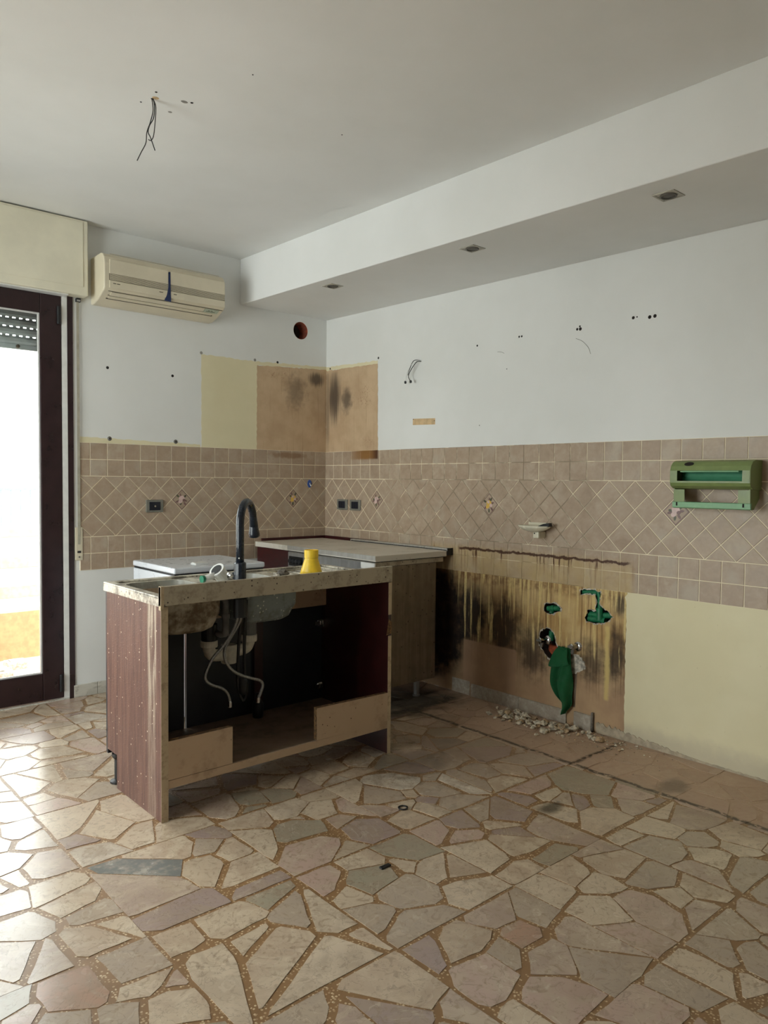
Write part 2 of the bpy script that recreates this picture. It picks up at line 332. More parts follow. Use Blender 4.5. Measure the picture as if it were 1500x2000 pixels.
MT = dict(
    stone_dark=dirty('dark_grey_marble', C(120, 120, 116), C(180, 170, 154), 0.7, 9, 0.25),
    white=m_white(), ceil=m_white('ceiling_paint', (230, 230, 228)), tile=m_tile(), grout=m_grout(),
    cream=m_patch_cream(), tan=m_patch_tan(), stained=m_patch_stained(),
    stone=m_stone('single'), stone_j=m_stone('joined'), mortar=m_mortar(), marble=m_marble(),
    side=m_side_panel(), glass=m_glass(),
    rough_plaster=plain('broken_plaster', C(196, 188, 174), 0.9, 0, 0.25, 60),
    crumble=plain('crumbled_mortar', C(178, 164, 142), 0.95, 0, 0.12, 30),
    cavity=plain('cavity_masonry', C(58, 48, 42), 0.95, 0, 0.3, 40),
    brick=plain('terracotta', C(176, 84, 48), 0.85, 0, 0.2, 50),
    brick_dark=plain('dark_terracotta', C(122, 58, 40), 0.85, 0, 0.2, 50),  # plain darker terracotta for the duct sleeve
    dark_wood=plain('dark_brown_door', C(46, 28, 30), 0.3, 0, 0.12, 12),
    white_pl=plain('white_plastic', C(226, 226, 222), 0.4, 0, 0.03),
    black=plain('black_rubber', C(20, 20, 21), 0.45, 0, 0.1),
    box_cream=plain('shutter_box_paint', C(228, 222, 200), 0.5, 0, 0.03, 6),
    slat=plain('grey_shutter_plastic', C(186, 192, 192), 0.5, 0, 0.05),
    ac=plain('aged_ivory_plastic', C(212, 202, 178), 0.42, 0, 0.03, 6),
    ac_dark=plain('grille_brown', C(84, 74, 58), 0.6), ac_blue=plain('navy_plastic', C(22, 40, 84), 0.3),
    ac_label=plain('grey_green_label', C(176, 184, 164), 0.4),
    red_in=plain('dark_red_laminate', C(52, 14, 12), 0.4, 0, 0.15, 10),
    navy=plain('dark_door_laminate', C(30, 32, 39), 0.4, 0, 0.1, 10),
    beige=dirty('beige_melamine', C(184, 158, 130), C(126, 100, 76), 0.35, 8, 0.5, 0.05, C(90, 64, 46)),
    chip=plain('raw_chipboard', C(122, 92, 58), 0.9, 0, 0.35, 90),
    edge=dirty('cream_edge_strip', C(184, 164, 134), C(110, 88, 66), 0.45, 22, 0.5),
    shelf=dirty('dusty_shelf', C(122, 102, 84), C(70, 60, 50), 0.5, 7, 0.6),
    sinktop=dirty('grimy_sink_enamel', C(214, 208, 192), C(70, 56, 42), 0.75, 11, 0.35, 0.12, C(50, 34, 22)),
    frontstrip=dirty('mildewed_strip', C(172, 160, 138), C(104, 92, 76), 0.5, 16, 0.5, 0.15, C(62, 50, 40)),
    bowl1=dirty('stained_bowl_underside', C(176, 166, 146), C(92, 72, 48), 0.9, 8, 0.7),
    bowl2=dirty('grey_bowl_underside', C(128, 138, 138), C(92, 88, 80), 0.6, 12, 0.7, 0.25, C(206, 208, 200)),
    bowl_in=dirty('sink_inside', C(170, 168, 158), C(120, 112, 96), 0.5, 9, 0.4),
    pvc=plain('grey_white_pvc', C(206, 200, 184), 0.45, 0, 0.1), pvc_g=plain('grey_pvc', C(120, 120, 118), 0.5, 0, 0.12),
    braid=plain('braided_steel', C(150, 150, 148), 0.35, 0.8, 0.25, 400), chrome=plain('chrome', C(200, 200, 200), 0.15, 1.0, 0.05),
    tap=plain('matt_black_tap', C(24, 30, 40), 0.28, 0.0, 0.05), funnel=plain('yellow_plastic', C(246, 206, 54), 0.4, 0, 0.05),
    green_cap=plain('green_cap_plastic', C(40, 128, 96), 0.4), debris=dirty('grey_lump', C(120, 112, 102), C(30, 26, 24), 0.6, 30, 0.8),
    wm=plain('white_enamel', C(216, 220, 226), 0.3, 0, 0.004), wm_dark=plain('dark_gap', C(30, 32, 36), 0.6),
    worktop=dirty('worktop_laminate', C(214, 208, 196), C(150, 138, 118), 0.4, 6, 0.35, 0.03, C(90, 76, 60)),
    alu=m_steel('aluminium_trim', C(214, 214, 210), C(150, 140, 124), 0.3, 0.42),
    steel_side=m_steel('stained_steel_side', C(150, 138, 120), C(112, 94, 72), 0.85, 0.5),
    steel_front=m_steel('brushed_steel_front', C(186, 188, 190), C(120, 112, 100), 0.35, 0.28),
    green=plain('apple_green_plastic', C(122, 138, 82), 0.38, 0, 0.04), green_d=plain('sea_green_plastic', C(64, 136, 100), 0.4, 0, 0.05), green_p=plain('pale_green_plastic', C(126, 172, 130), 0.4, 0, 0.04),
    soap=plain('ivory_ceramic', C(214, 208, 186), 0.25, 0, 0.03),
    ppr=plain('green_pipe_plastic', C(26, 116, 76), 0.45, 0, 0.15, 40),
    rag=dirty('green_cloth', C(8, 84, 44), C(70, 80, 56), 0.3, 14, 0.9),
    rubble=plain('rubble_plaster', C(208, 196, 174), 0.95, 0, 0.25, 60), rubble2=plain('rubble_brick', C(188, 160, 126), 0.95, 0, 0.25, 60), dust=plain('grey_dust', C(156, 138, 116), 0.95, 0, 0.2, 80),
    wire=plain('grey_wire', C(60, 58, 56), 0.5), wire_b=plain('black_wire', C(26, 26, 26), 0.5),
    sock=plain('grey_plate', C(122, 120, 110), 0.4), sock_in=plain('navy_socket', C(18, 24, 38), 0.35),
    blue=plain('blue_plastic', C(50, 84, 158), 0.4), spot=plain('aged_white_spot', C(176, 172, 160), 0.45), spot_d=plain('spot_dark', C(92, 88, 80), 0.5),
    plug=plain('dark_hole', C(34, 28, 24), 0.9), plug_g=plain('grey_screw', C(120, 116, 108), 0.5, 0.4),
    decor=plain('decor_tile_base', C(196, 172, 148), 0.4, 0, 0.08), decor_edge=plain('decor_rim', C(128, 100, 78), 0.5),
    fl_y=plain('print_yellow', C(226, 184, 84), 0.4), fl_p=plain('print_pink', C(214, 186, 180), 0.4), fl_g=plain('print_leaf', C(84, 84, 62), 0.4), fl_b=plain('print_brown', C(122, 92, 88), 0.4),
    strap=plain('grey_strap', C(170, 164, 146), 0.8), orange=plain('orange_render', C(206, 142, 104), 0.8), bal_tan=plain('tan_concrete', C(202, 184, 152), 0.8),
    bal_floor=plain('balcony_tile', C(190, 160, 146), 0.6, 0, 0.1), far_wall=plain('far_render', C(224, 222, 214), 0.8), far_rail=plain('far_railing', C(90, 104, 112), 0.5), far_ground=plain('street', C(150, 146, 138), 0.9),
    mark=plain('pencil_grey', C(150, 146, 140), 0.9), tan_strip=plain('tan_bare_strip', C(206, 176, 134), 0.7), maroon=plain('maroon_upstand', C(66, 20, 22), 0.4, 0, 0.12),
)

# ------------------------------------------------------------------ mesh helpers
class MB:
    def __init__(s): s.v = []; s.f = []; s.mi = []
    def _add(s, vs, fs, mi=0):
        o = len(s.v); s.v += [tuple(v) for v in vs]; s.f += [tuple(i+o for i in f) for f in fs]; s.mi += [mi]*len(fs); return s
    def box(s, x0, x1, y0, y1, z0, z1, mi=0):
        v = [(x0,y0,z0),(x1,y0,z0),(x1,y1,z0),(x0,y1,z0),(x0,y0,z1),(x1,y0,z1),(x1,y1,z1),(x0,y1,z1)]
        return s._add(v, [(0,3,2,1),(4,5,6,7),(0,1,5,4),(1,2,6,5),(2,3,7,6),(3,0,4,7)], mi)
    def prism(s, pts, d, mi=0, holes=None):
        """pts: list of 3D points (planar outline, counter-clockwise seen from +d); extruded by -d"""
        n = len(pts); d = Vector(d); P = [Vector(p) for p in pts]
        top = P; bot = [p-d for p in P]
        vs = top+bot; tri = tessellate_polygon([top])
        fs = []
        nrm = Vector((0,0,0))
        for i in range(n): nrm += P[i].cross(P[(i+1) % n])
        for t in tri:
            a, b, c = t
            k = (P[b]-P[a]).cross(P[c]-P[a])
            if k.dot(d) < 0: a, b, c = a, c, b
            fs.append((a, b, c)); fs.append((a+n, c+n, b+n))
        ccw = nrm.dot(d) > 0
        for i in range(n):
            j = (i+1) % n
            fs.append((i, i+n, j+n, j) if ccw else (j, j+n, i+n, i))
        return s._add(vs, fs, mi)
    def tube(s, path, r, seg=10, mi=0, cap=True, closed=False):
        P = [Vector(p) for p in path]; n = len(P); rs = r if isinstance(r, (list, tuple)) else [r]*n
        vs = []; up = None
        for i, p in enumerate(P):
            if closed: t = (P[(i+1) % n]-P[i-1])
            else: t = P[min(i+1, n-1)]-P[max(i-1, 0)]
            t.normalize()
            if up is None:
                up = Vector((0,0,1)) if abs(t.z) < 0.9 else Vector((1,0,0))
            a = up-t*up.dot(t)
            if a.length < 1e-5: a = t.orthogonal()
            a.normalize(); b = t.cross(a); up = a
            for k in range(seg):
                an = 2*PI*k/seg; vs.append(p+(a*math.cos(an)+b*math.sin(an))*rs[i])
        fs = []
        for i in range(n if closed else n-1):
            i2 = (i+1) % n
            for k in range(seg):
                k2 = (k+1) % seg
                fs.append((i*seg+k, i*seg+k2, i2*seg+k2, i2*seg+k))
        if cap and not closed:
            fs.append(tuple(reversed(range(seg)))); fs.append(tuple((n-1)*seg+k for k in range(seg)))
        return s._add(vs, fs, mi)
    def lathe(s, prof, org, axis=(0,0,1), seg=20, mi=0, ref=None, cap=True):
        """prof: list of (radius, height) along axis"""
        ax = Vector(axis).normalized(); a = ax.orthogonal().normalized() if ref is None else Vector(ref); b = ax.cross(a); o = Vector(org)
        vs = []; fs = []
        for r, h in prof:
            for k in range(seg):
                an = 2*PI*k/seg; vs.append(o+ax*h+(a*math.cos(an)+b*math.sin(an))*max(r, 1e-5))
        for i in range(len(prof)-1):
            for k in range(seg):
                k2 = (k+1) % seg; fs.append((i*seg+k, i*seg+k2, (i+1)*seg+k2, (i+1)*seg+k))
        if cap: fs.append(tuple(reversed(range(seg)))); fs.append(tuple((len(prof)-1)*seg+k for k in range(seg)))
        return s._add(vs, fs, mi)
    def mesh(s, name, mats, smooth=False):
        me = bpy.data.meshes.new(name); me.from_pydata(s.v, [], s.f); me.validate(); me.update()
        for m in (mats if isinstance(mats, (list, tuple)) else [mats]): me.materials.append(m)
        if len(s.mi) == len(me.polygons):
            me.polygons.foreach_set('material_index', s.mi)
        if smooth: me.polygons.foreach_set('use_smooth', [True]*len(me.polygons))
        return me
    def build(s, name, mats, parent=None, smooth=False, bevel=0.0, label=None, kind=None, seg=2):
        o = bpy.data.objects.new(name, s.mesh(name, mats, smooth)); COL.objects.link(o)
        if smooth == 'auto' or smooth:
            pass
        if bevel > 0:
            b = o.modifiers.new('bevel', 'BEVEL'); b.width = bevel; b.segments = seg; b.limit_method = 'ANGLE'; b.angle_limit = 0.7
        if parent is not None: attach(o, parent)
        if label: o['label'] = label
        if kind: o['kind'] = kind
        return o

def attach(o, parent):
    o.parent = parent
    p = parent; M = Matrix()
    while p is not None:
        M = p.matrix_parent_inverse.inverted() if False else M
        break
    o.matrix_parent_inverse = world_of(parent).inverted()
def world_of(o):
    M = o.matrix_basis.copy()
    if o.parent is not None: M = world_of(o.parent) @ o.matrix_parent_inverse @ M
    return M
def thing(name, loc, label, cat, group=None):
    o = bpy.data.objects.new(name, None); COL.objects.link(o); o.location = loc; o.empty_display_size = 0.05
    o['label'] = label; o['category'] = cat
    if group: o['group'] = group
    return o
def tag(o, label, cat, group=None):
    o['label'] = label; o['category'] = cat
    if group: o['group'] = group
    return o
def struct(o, label=None, cat=None):
    o['kind'] = 'structure'
    if label: o['label'] = label
    if cat: o['category'] = cat
    return o
def cut(o, cutters):
    """boolean-difference a list of MB prisms from object o, keeping each cutter's material"""
    tmp = []
    for mb, mat in cutters:
        c = bpy.data.objects.new('cutter', mb.mesh('cutter', mat)); COL.objects.link(c); tmp.append(c)
        md = o.modifiers.new('cut', 'BOOLEAN'); md.operation = 'DIFFERENCE'; md.object = c; md.solver = 'EXACT'; md.material_mode = 'TRANSFER'
    dg = bpy.context.evaluated_depsgraph_get(); dg.update()
    me = bpy.data.meshes.new_from_object(o.evaluated_get(dg), preserve_all_data_layers=True, depsgraph=dg)
    o.modifiers.clear(); o.data = me
    for c in tmp: bpy.data.objects.remove(c)
def smooth_path(pts, n=8):
    P = [Vector(p) for p in pts]; out = []
    for i in range(len(P)-1):
        p0 = P[max(i-1, 0)]; p1 = P[i]; p2 = P[i+1]; p3 = P[min(i+2, len(P)-1)]
        for k in range(n):
            t = k/n
            out.append(0.5*((2*p1)+(-p0+p2)*t+(2*p0-5*p1+4*p2-p3)*t*t+(-p0+3*p1-3*p2+p3)*t**3))
    out.append(P[-1]); return out
def jag(poly, amp, step=0.012, seed=0):
    """add ragged points along a 2D outline"""
    rr = random.Random(seed); out = []
    for i in range(len(poly)):
        a = Vector(poly[i]); b = Vector(poly[(i+1) % len(poly)]); L = (b-a).length; n = max(1, int(L/step)); t = (b-a)/max(L, 1e-6); nn = Vector((-t.y, t.x))
        for k in range(n):
            p = a+(b-a)*(k/n)
            if k > 0: p = p+nn*rr.uniform(-amp, amp)
            out.append((p.x, p.y))
    return out

# ================================================================== STRUCTURE
def ceil_z(y): return 2.757+0.0125*y
def soff_z(y): return 2.458+0.0135*y
ZB = 0.745; ROW = 0.0983; BAND0 = ZB+2*ROW; BAND1 = 1.2996; ZT = BAND1+2*ROW; PT = 0.102; DG = 0.1433

# ---- floor: mortar bed with separate stones
def clip(poly, n, d):
    """keep the part of poly where n.p <= d"""
    out = []
    for i in range(len(poly)):
        a, b = poly[i], poly[(i+1) % len(poly)]
        da, db = n[0]*a[0]+n[1]*a[1]-d, n[0]*b[0]+n[1]*b[1]-d
        if da <= 0: out.append(a)
        if da*db < 0:
            t = da/(da-db); out.append((a[0]+(b[0]-a[0])*t, a[1]+(b[1]-a[1])*t))
    return out
def area(p): return 0.5*abs(sum(p[i][0]*p[(i+1) % len(p)][1]-p[(i+1) % len(p)][0]*p[i][1] for i in range(len(p))))
def make_floor():
    rr = random.Random(21)
    fl = struct(MB().box(ROOM_X-0.2, 0.2, ROOM_Y-0.2, 0.3, -0.10, -0.0012).build('floor', MT['mortar']), 'crazy paving floor of pale marble pieces set in brown chip mortar', 'floor')
    S = 0.50; stones = []
    nx = int(4.8/S)+1; ny = int(6.6/S)+1
    for ix in range(nx):
        for iy in range(ny):
            x1 = -ix*S; x0 = max(x1-S, ROOM_X); y1 = -iy*S; y0 = max(y1-S, ROOM_Y)
            e = [rr.choice((0.001, 0.001, 0.004, 0.010)) for _ in range(4)]
            sq = [(x0+e[0], y0+e[1]), (x1-e[2], y0+e[1]), (x1-e[2], y1-e[3]), (x0+e[0], y1-e[3])]
            n = rr.choice((10, 12, 14)); sites = []
            tries = 0
            while len(sites) < n and tries < 200:
                tries += 1; p = (rr.uniform(x0+.03, x1-.03), rr.uniform(y0+.03, y1-.03))
                if all((p[0]-q[0])**2+(p[1]-q[1])**2 > 0.072**2 for q in sites): sites.append(p)
            wt_ = [rr.choice((0.0, 0.0, 0.003, 0.006, 0.008)) for _ in sites]
            for i, p in enumerate(sites):
                poly = list(sq)
                for j, q in enumerate(sites):
                    if i == j: continue
                    dx, dy = q[0]-p[0], q[1]-p[1]; L = math.hypot(dx, dy); nrm = (dx/L, dy/L)
                    key = random.Random(hash((ix, iy, min(i, j), max(i, j)))); gap = key.choice((0.002, 0.003, 0.005, 0.007, 0.011))
                    th = key.uniform(-0.22, 0.22)*(1 if i < j else 1)
                    c, s_ = math.cos(th), math.sin(th); nn = (nrm[0]*c-nrm[1]*s_, nrm[0]*s_+nrm[1]*c)
                    tt = min(0.85, max(0.15, 0.5+(wt_[i]-wt_[j])/(2*L*L))); mid = (p[0]+(q[0]-p[0])*tt, p[1]+(q[1]-p[1])*tt)
                    poly = clip(poly, nn, nn[0]*mid[0]+nn[1]*mid[1]-gap)
                    if len(poly) < 3: break
                if len(poly) < 3: continue
                # break off a corner or two
                cx = sum(a[0] for a in poly)/len(poly); cy = sum(a[1] for a in poly)/len(poly)
                for _ in range(rr.choice((1, 2, 3))):
                    an = rr.uniform(0, 2*PI); nn = (math.cos(an), math.sin(an)); mxd = max(nn[0]*a[0]+nn[1]*a[1] for a in poly); c0 = nn[0]*cx+nn[1]*cy
                    poly = clip(poly, nn, mxd-(mxd-c0)*rr.uniform(0.04, 0.2))
                if len(poly) >= 3 and area(poly) > 0.0006:
                    # slightly uneven edges
                    out = []
                    for k in range(len(poly)):
                        a, b = poly[k], poly[(k+1) % len(poly)]; L = math.hypot(b[0]-a[0], b[1]-a[1]); out.append(a)
                        if L > 0.05:
                            for t in ((0.33, 0.67) if L > 0.1 else (0.5,)):
                                o = rr.uniform(-0.003, 0.0012); tx, ty = (b[0]-a[0])/L, (b[1]-a[1])/L
                                out.append((a[0]+(b[0]-a[0])*t-ty*-o, a[1]+(b[1]-a[1])*t+tx*-o))
                    stones.append((out, cx, cy))
    # the 300 that show largest are parts of their own, the rest is joined
    cam = Vector((-3.383, -4.4915, 1.2866)); fw = Vector((0.661, 0.7495, 0))
    rt = Vector((0.7497, -0.6615, 0))
    def key(s_):
        d = Vector((s_[1], s_[2], 0))-cam; z = d.dot(fw); x = d.dot(rt)
        if z < 0.8 or abs(x/z) > 0.56 or 1.2866/z > 0.74: return 1e9
        return z*z*z/area(s_[0])
    stones.sort(key=key)
    rest = MB()
    for i, (poly, cx, cy) in enumerate(stones):
        h = rr.uniform(-0.0004, 0.0004)
        dark_one = math.hypot(cx+2.366, cy+2.139) < 0.07
        if i < 300:
            mb = MB().prism([(a-cx, b-cy, 0) for a, b in poly], (0, 0, 0.012))
            o = bpy.data.objects.new('stone', mb.mesh('stone', MT['stone_dark'] if dark_one else MT['stone'])); COL.objects.link(o); o.parent = fl; o.location = (cx, cy, h)
        else:
            rest.prism([(a, b, h) for a, b in poly], (0, 0, 0.012))
    rest.build('stone_field', MT['stone_j'], fl, kind='stuff')
    return fl
FLOOR = make_floor()

# ---- walls
def wall_hole_prism(poly, depth=0.07, front=0.01):
    """poly in (s, z) on the right wall"""
    return MB().prism([(-front, -s, z) for s, z in poly], (-1, 0, 0) if False else (-(depth+front), 0, 0)) 
HOLES = [
    [(1.99,.604),(2.002,.63),(2.026,.631),(2.05,.637),(2.074,.63),(2.098,.613),(2.093,.597),(2.057,.585),(2.033,.572),(2.009,.576),(1.993,.584)],
    [(2.222,.729),(2.3,.736),(2.338,.73),(2.339,.709),(2.334,.682),(2.337,.664),(2.351,.651),(2.394,.629),(2.413,.613),(2.4,.597),(2.363,.573),(2.315,.563),(2.26,.567),(2.248,.585),(2.259,.605),(2.269,.631),(2.313,.637),(2.315,.68),(2.311,.711),(2.262,.709),(2.223,.7)],
    [(1.965,.452),(1.986,.486),(2.023,.494),(2.054,.476),(2.066,.448),(2.079,.405),(2.115,.394),(2.162,.39),(2.188,.372),(2.168,.352),(2.104,.345),(2.033,.332),(2.008,.347),(1.989,.37),(1.967,.391)],
]
HOLES = [jag(h, 0.004, 0.009, i) for i, h in enumerate(HOLES)]
def rprism(poly, x_front, x_back):
    """(s,z) outline on the right wall, from x_front (room side) to x_back"""
    return MB().prism([(x_front, -s, z) for s, z in poly], (-(x_back-x_front), 0, 0))
def bprism(poly, y_front, y_back):
    return MB().prism([(x, y_front, z) for x, z in poly], (0, -(y_back-y_front), 0))

H = 2.80
wall_right = MB().box(0, 0.2, ROOM_Y-0.2, 0.3, 0, H).build('wall_right', MT['white'])
struct(wall_right, 'white painted wall with tiled band and mouldy stained plaster below', 'wall')
cut(wall_right, [(rprism(h, -0.02, 0.08), MT['cavity']) for h in HOLES])
mb = MB()
mb.box(DOOR_R, 0.0, 0, 0.3, 0, H); mb.box(DOOR_L, DOOR_R, 0, 0.3, DOOR_T, H); mb.box(ROOM_X-0.2, DOOR_L, 0, 0.3, 0, H)
wall_back = mb.build('wall_back', MT['white']); struct(wall_back, 'white painted wall with balcony door, tile band and air conditioner', 'wall')
cut(wall_back, [(MB().lathe([(0.0615, -0.05), (0.0615, 0.26)], (-0.232, 0, 2.354), (0, 1, 0), 36), MT['brick'])])
mb = MB(); y0, y1, z0, z1 = WIN; X0, X1 = ROOM_X-0.2, ROOM_X
mb.box(X0, X1, ROOM_Y-0.2, y0, 0, H).box(X0, X1, y1, 0, 0, H).box(X0, X1, y0, y1, 0, z0).box(X0, X1, y0, y1, z1, H)
struct(mb.build('wall_left', MT['white']), 'white wall with a window, left of the camera', 'wall')
struct(MB().box(ROOM_X, 0, ROOM_Y-0.2, ROOM_Y, 0, H).build('wall_front', MT['white']), 'plain white wall behind the camera', 'wall')
mb = MB(); yb, yf = 0.3, ROOM_Y-0.2
v = []
for (x, y) in ((ROOM_X-0.2, yf), (0.2, yf), (0.2, yb), (ROOM_X-0.2, yb)): v.append((x, y, ceil_z(y)))
for (x, y) in ((ROOM_X-0.2, yf), (0.2, yf), (0.2, yb), (ROOM_X-0.2, yb)): v.append((x, y, ceil_z(y)+0.15))
mb._add(v, [(0,3,2,1),(4,5,6,7),(0,1,5,4),(1,2,6,5),(2,3,7,6),(3,0,4,7)])
ceiling = struct(mb.build('ceiling', MT['ceil']), 'plain white plaster ceiling', 'ceiling')
# dropped soffit along the right wall
mb = MB(); v = []
for y in (ROOM_Y, 0.0):
    for (x, zf) in ((-0.725, soff_z), (0.0, soff_z), (0.0, ceil_z), (-0.725, ceil_z)): v.append((x, y, zf(y)+(0.002 if zf is ceil_z else 0)))
mb._add(v, [(0,1,2,3),(7,6,5,4),(0,4,5,1),(1,5,6,2),(2,6,7,3),(3,7,4,0)])
soffit = struct(mb.build('trim_1', MT['ceil'], bevel=0.004), 'white boxed soffit running along the right wall under the ceiling', 'soffit')

# ---- painted patches left by the old units
def ring(pts, amp, seed): return jag(pts, amp, 0.02, seed)
patch = bprism(ring([(-1.012, 1.494), (-0.585, 1.494), (-0.585, 2.085), (-1.012, 2.079)], 0.003, 1), -0.0008, 0.002)
patch.build('paint_patch', MT['cream'], wall_back, label='pale cream unpainted rectangle')
bprism(ring([(-0.593, 1.494), (0.0, 1.494), (0.0, 2.100), (-0.593, 2.070)], 0.003, 2), -0.0014, 0.002).build('paint_patch', MT['tan'], wall_back, label='greasy tan patch with grey mould')
bprism(ring([(-1.012, 2.079), (-0.593, 2.070), (0, 2.100), (0, 2.122), (-0.6, 2.095), (-1.012, 2.096)], 0.004, 3), -0.0006, 0.002).build('paint_patch', MT['cream'], wall_back, label='ragged cream edge above the patch')
bprism(ring([(-1.79, 1.496), (-1.02, 1.496), (-1.02, 1.512), (-1.79, 1.53)], 0.003, 31), -0.0005, 0.002).build('paint_patch', MT['cream'], wall_back, label='cream smear above the tiles')
rprism(ring([(0.0, 1.494), (0.588, 1.494), (0.578, 2.082), (0.0, 2.092)], 0.003, 4), -0.0014, 0.002).build('paint_patch', MT['tan'], wall_right, label='greasy tan patch with black mould')
rprism(ring([(0.0, 2.09), (0.578, 2.08), (0.578, 2.105), (0.0, 2.118)], 0.004, 5), -0.0006, 0.002).build('paint_patch', MT['cream'], wall_right, label='ragged cream edge above the patch')
st = rprism(ring([(0.4, 0.0), (2.492, 0.0), (2.492, 0.748), (0.4, 0.748)], 0.003, 6), -0.0012, 0.003).build('plaster_patch', MT['stained'], wall_right, label='plaster streaked with brown drips and black mould')
cut(st, [(rprism(h, -0.02, 0.08), MT['cavity']) for h in HOLES])
rprism(ring([(2.488, 0.0), (4.6, 0.0), (4.6, 0.748), (2.500, 0.748), (2.478, 0.72), (2.488, 0.68)], 0.003, 7), -0.0022, 0.003).build('paint_patch', MT['cream'], wall_right, label='smooth pale cream lower wall')
# ragged plaster lips around the holes
for i, h in enumerate(HOLES):
    c = Vector((sum(p[0] for p in h)/len(h), sum(p[1] for p in h)/len(h)))
    mb = MB(); rr = random.Random(40+i); n = len(h); vs = []; fs = []
    for p in h:
        d = (Vector(p)-c); d.normalize(); q = Vector(p)+d*rr.uniform(0.001, 0.011)
        vs.append((-0.0026-rr.uniform(0, 0.003), -p[0], p[1])); vs.append((-0.0015, -q.x, q.y))
    for k in range(n):
        a = 2*k; b = 2*((k+1) % n); fs.append((a, a+1, b+1, b))
    mb._add(vs, fs).build('broken_rim', MT['rough_plaster'], wall_right)
pl = [(2.185,.384),(2.219,.385),(2.254,.353),(2.26,.315),(2.232,.30),(2.205,.28),(2.164,.277),(2.157,.335)]
rprism(jag(pl, .005, .01, 9), -0.006, 0.0).build('plaster_lump', MT['rough_plaster'], wall_right, label='lumpy white filler', bevel=0.003)
rprism([(2.14,.10),(2.20,.10),(2.205,.2),(2.21,.285),(2.165,.285),(2.15,.2)], -0.0016, 0.0).build('damp_streak', MT['shelf'], wall_right)
# cavity backs: terracotta seen in the big hole
brick_bit = MB().box(0.045, 0.079, -2.15, -1.99, 0.33, 0.395).build('brick', MT['brick'], wall_right, label='orange hollow brick inside the hole')
MB().lathe([(0.056, 0.24), (0.056, 0.0), (0.0612, 0.0), (0.0612, 0.24)], (-0.232, 0.006, 2.354), (0, 1, 0), 36, cap=False).build('duct_sleeve', MT['brick_dark'], wall_back, smooth=True)
MB().lathe([(0.0555, 0.0), (0.0555, 0.004)], (-0.232, 0.09, 2.354), (0, 1, 0), 30).build('duct_back', MT['cavity'], wall_back)

# ---- tile bands
TILE_T = 0.006
def tile_mesh(poly, inset=0.0):
    """poly ccw in local (u, v); n = +z(local); front chamfered"""
    c = (sum(p[0] for p in poly)/len(poly), sum(p[1] for p in poly)/len(poly)); n = len(poly)
    def sh(d):
        out = []
        for i in range(n):
            a, b, cc = Vector(poly[i-1]), Vector(poly[i]), Vector(poly[(i+1) % n])
            t1 = (b-a).normalized(); t2 = (cc-b).normalized(); n1 = Vector((-t1.y, t1.x)); n2 = Vector((-t2.y, t2.x))
            k = n1+n2; den = max(0.25, 1+n1.dot(n2)); out.append(b+k*(d/den))
        return out
    a, b = sh(0.0), sh(0.0012)
    vs = [(p.x, p.y, 0) for p in a]+[(p.x, p.y, TILE_T-0.0010) for p in a]+[(p.x, p.y, TILE_T) for p in b]
    fs = [tuple(range(2*n, 3*n))]
    for i in range(n):
        j = (i+1) % n; fs += [(i, j, j+n, i+n), (i+n, j+n, j+2*n, i+2*n)]
    mb = MB(); mb._add(vs, fs); return mb.mesh('tile', MT['tile'])
def ccw(p): 
    a = sum(p[i][0]*p[(i+1) % len(p)][1]-p[(i+1) % len(p)][0]*p[i][1] for i in range(len(p)))
    return p if a > 0 else p[::-1]
GAP = 0.0021
hs = PT/2-GAP; hv = ROW/2-GAP
M_SQ = tile_mesh([(-hs, -hv), (hs, -hv), (hs, hv), (-hs, hv)])
hd = DG/2-GAP*1.414
M_DI = tile_mesh([(0, -hd), (hd, 0), (0, hd), (-hd, 0)])
DECOR = []
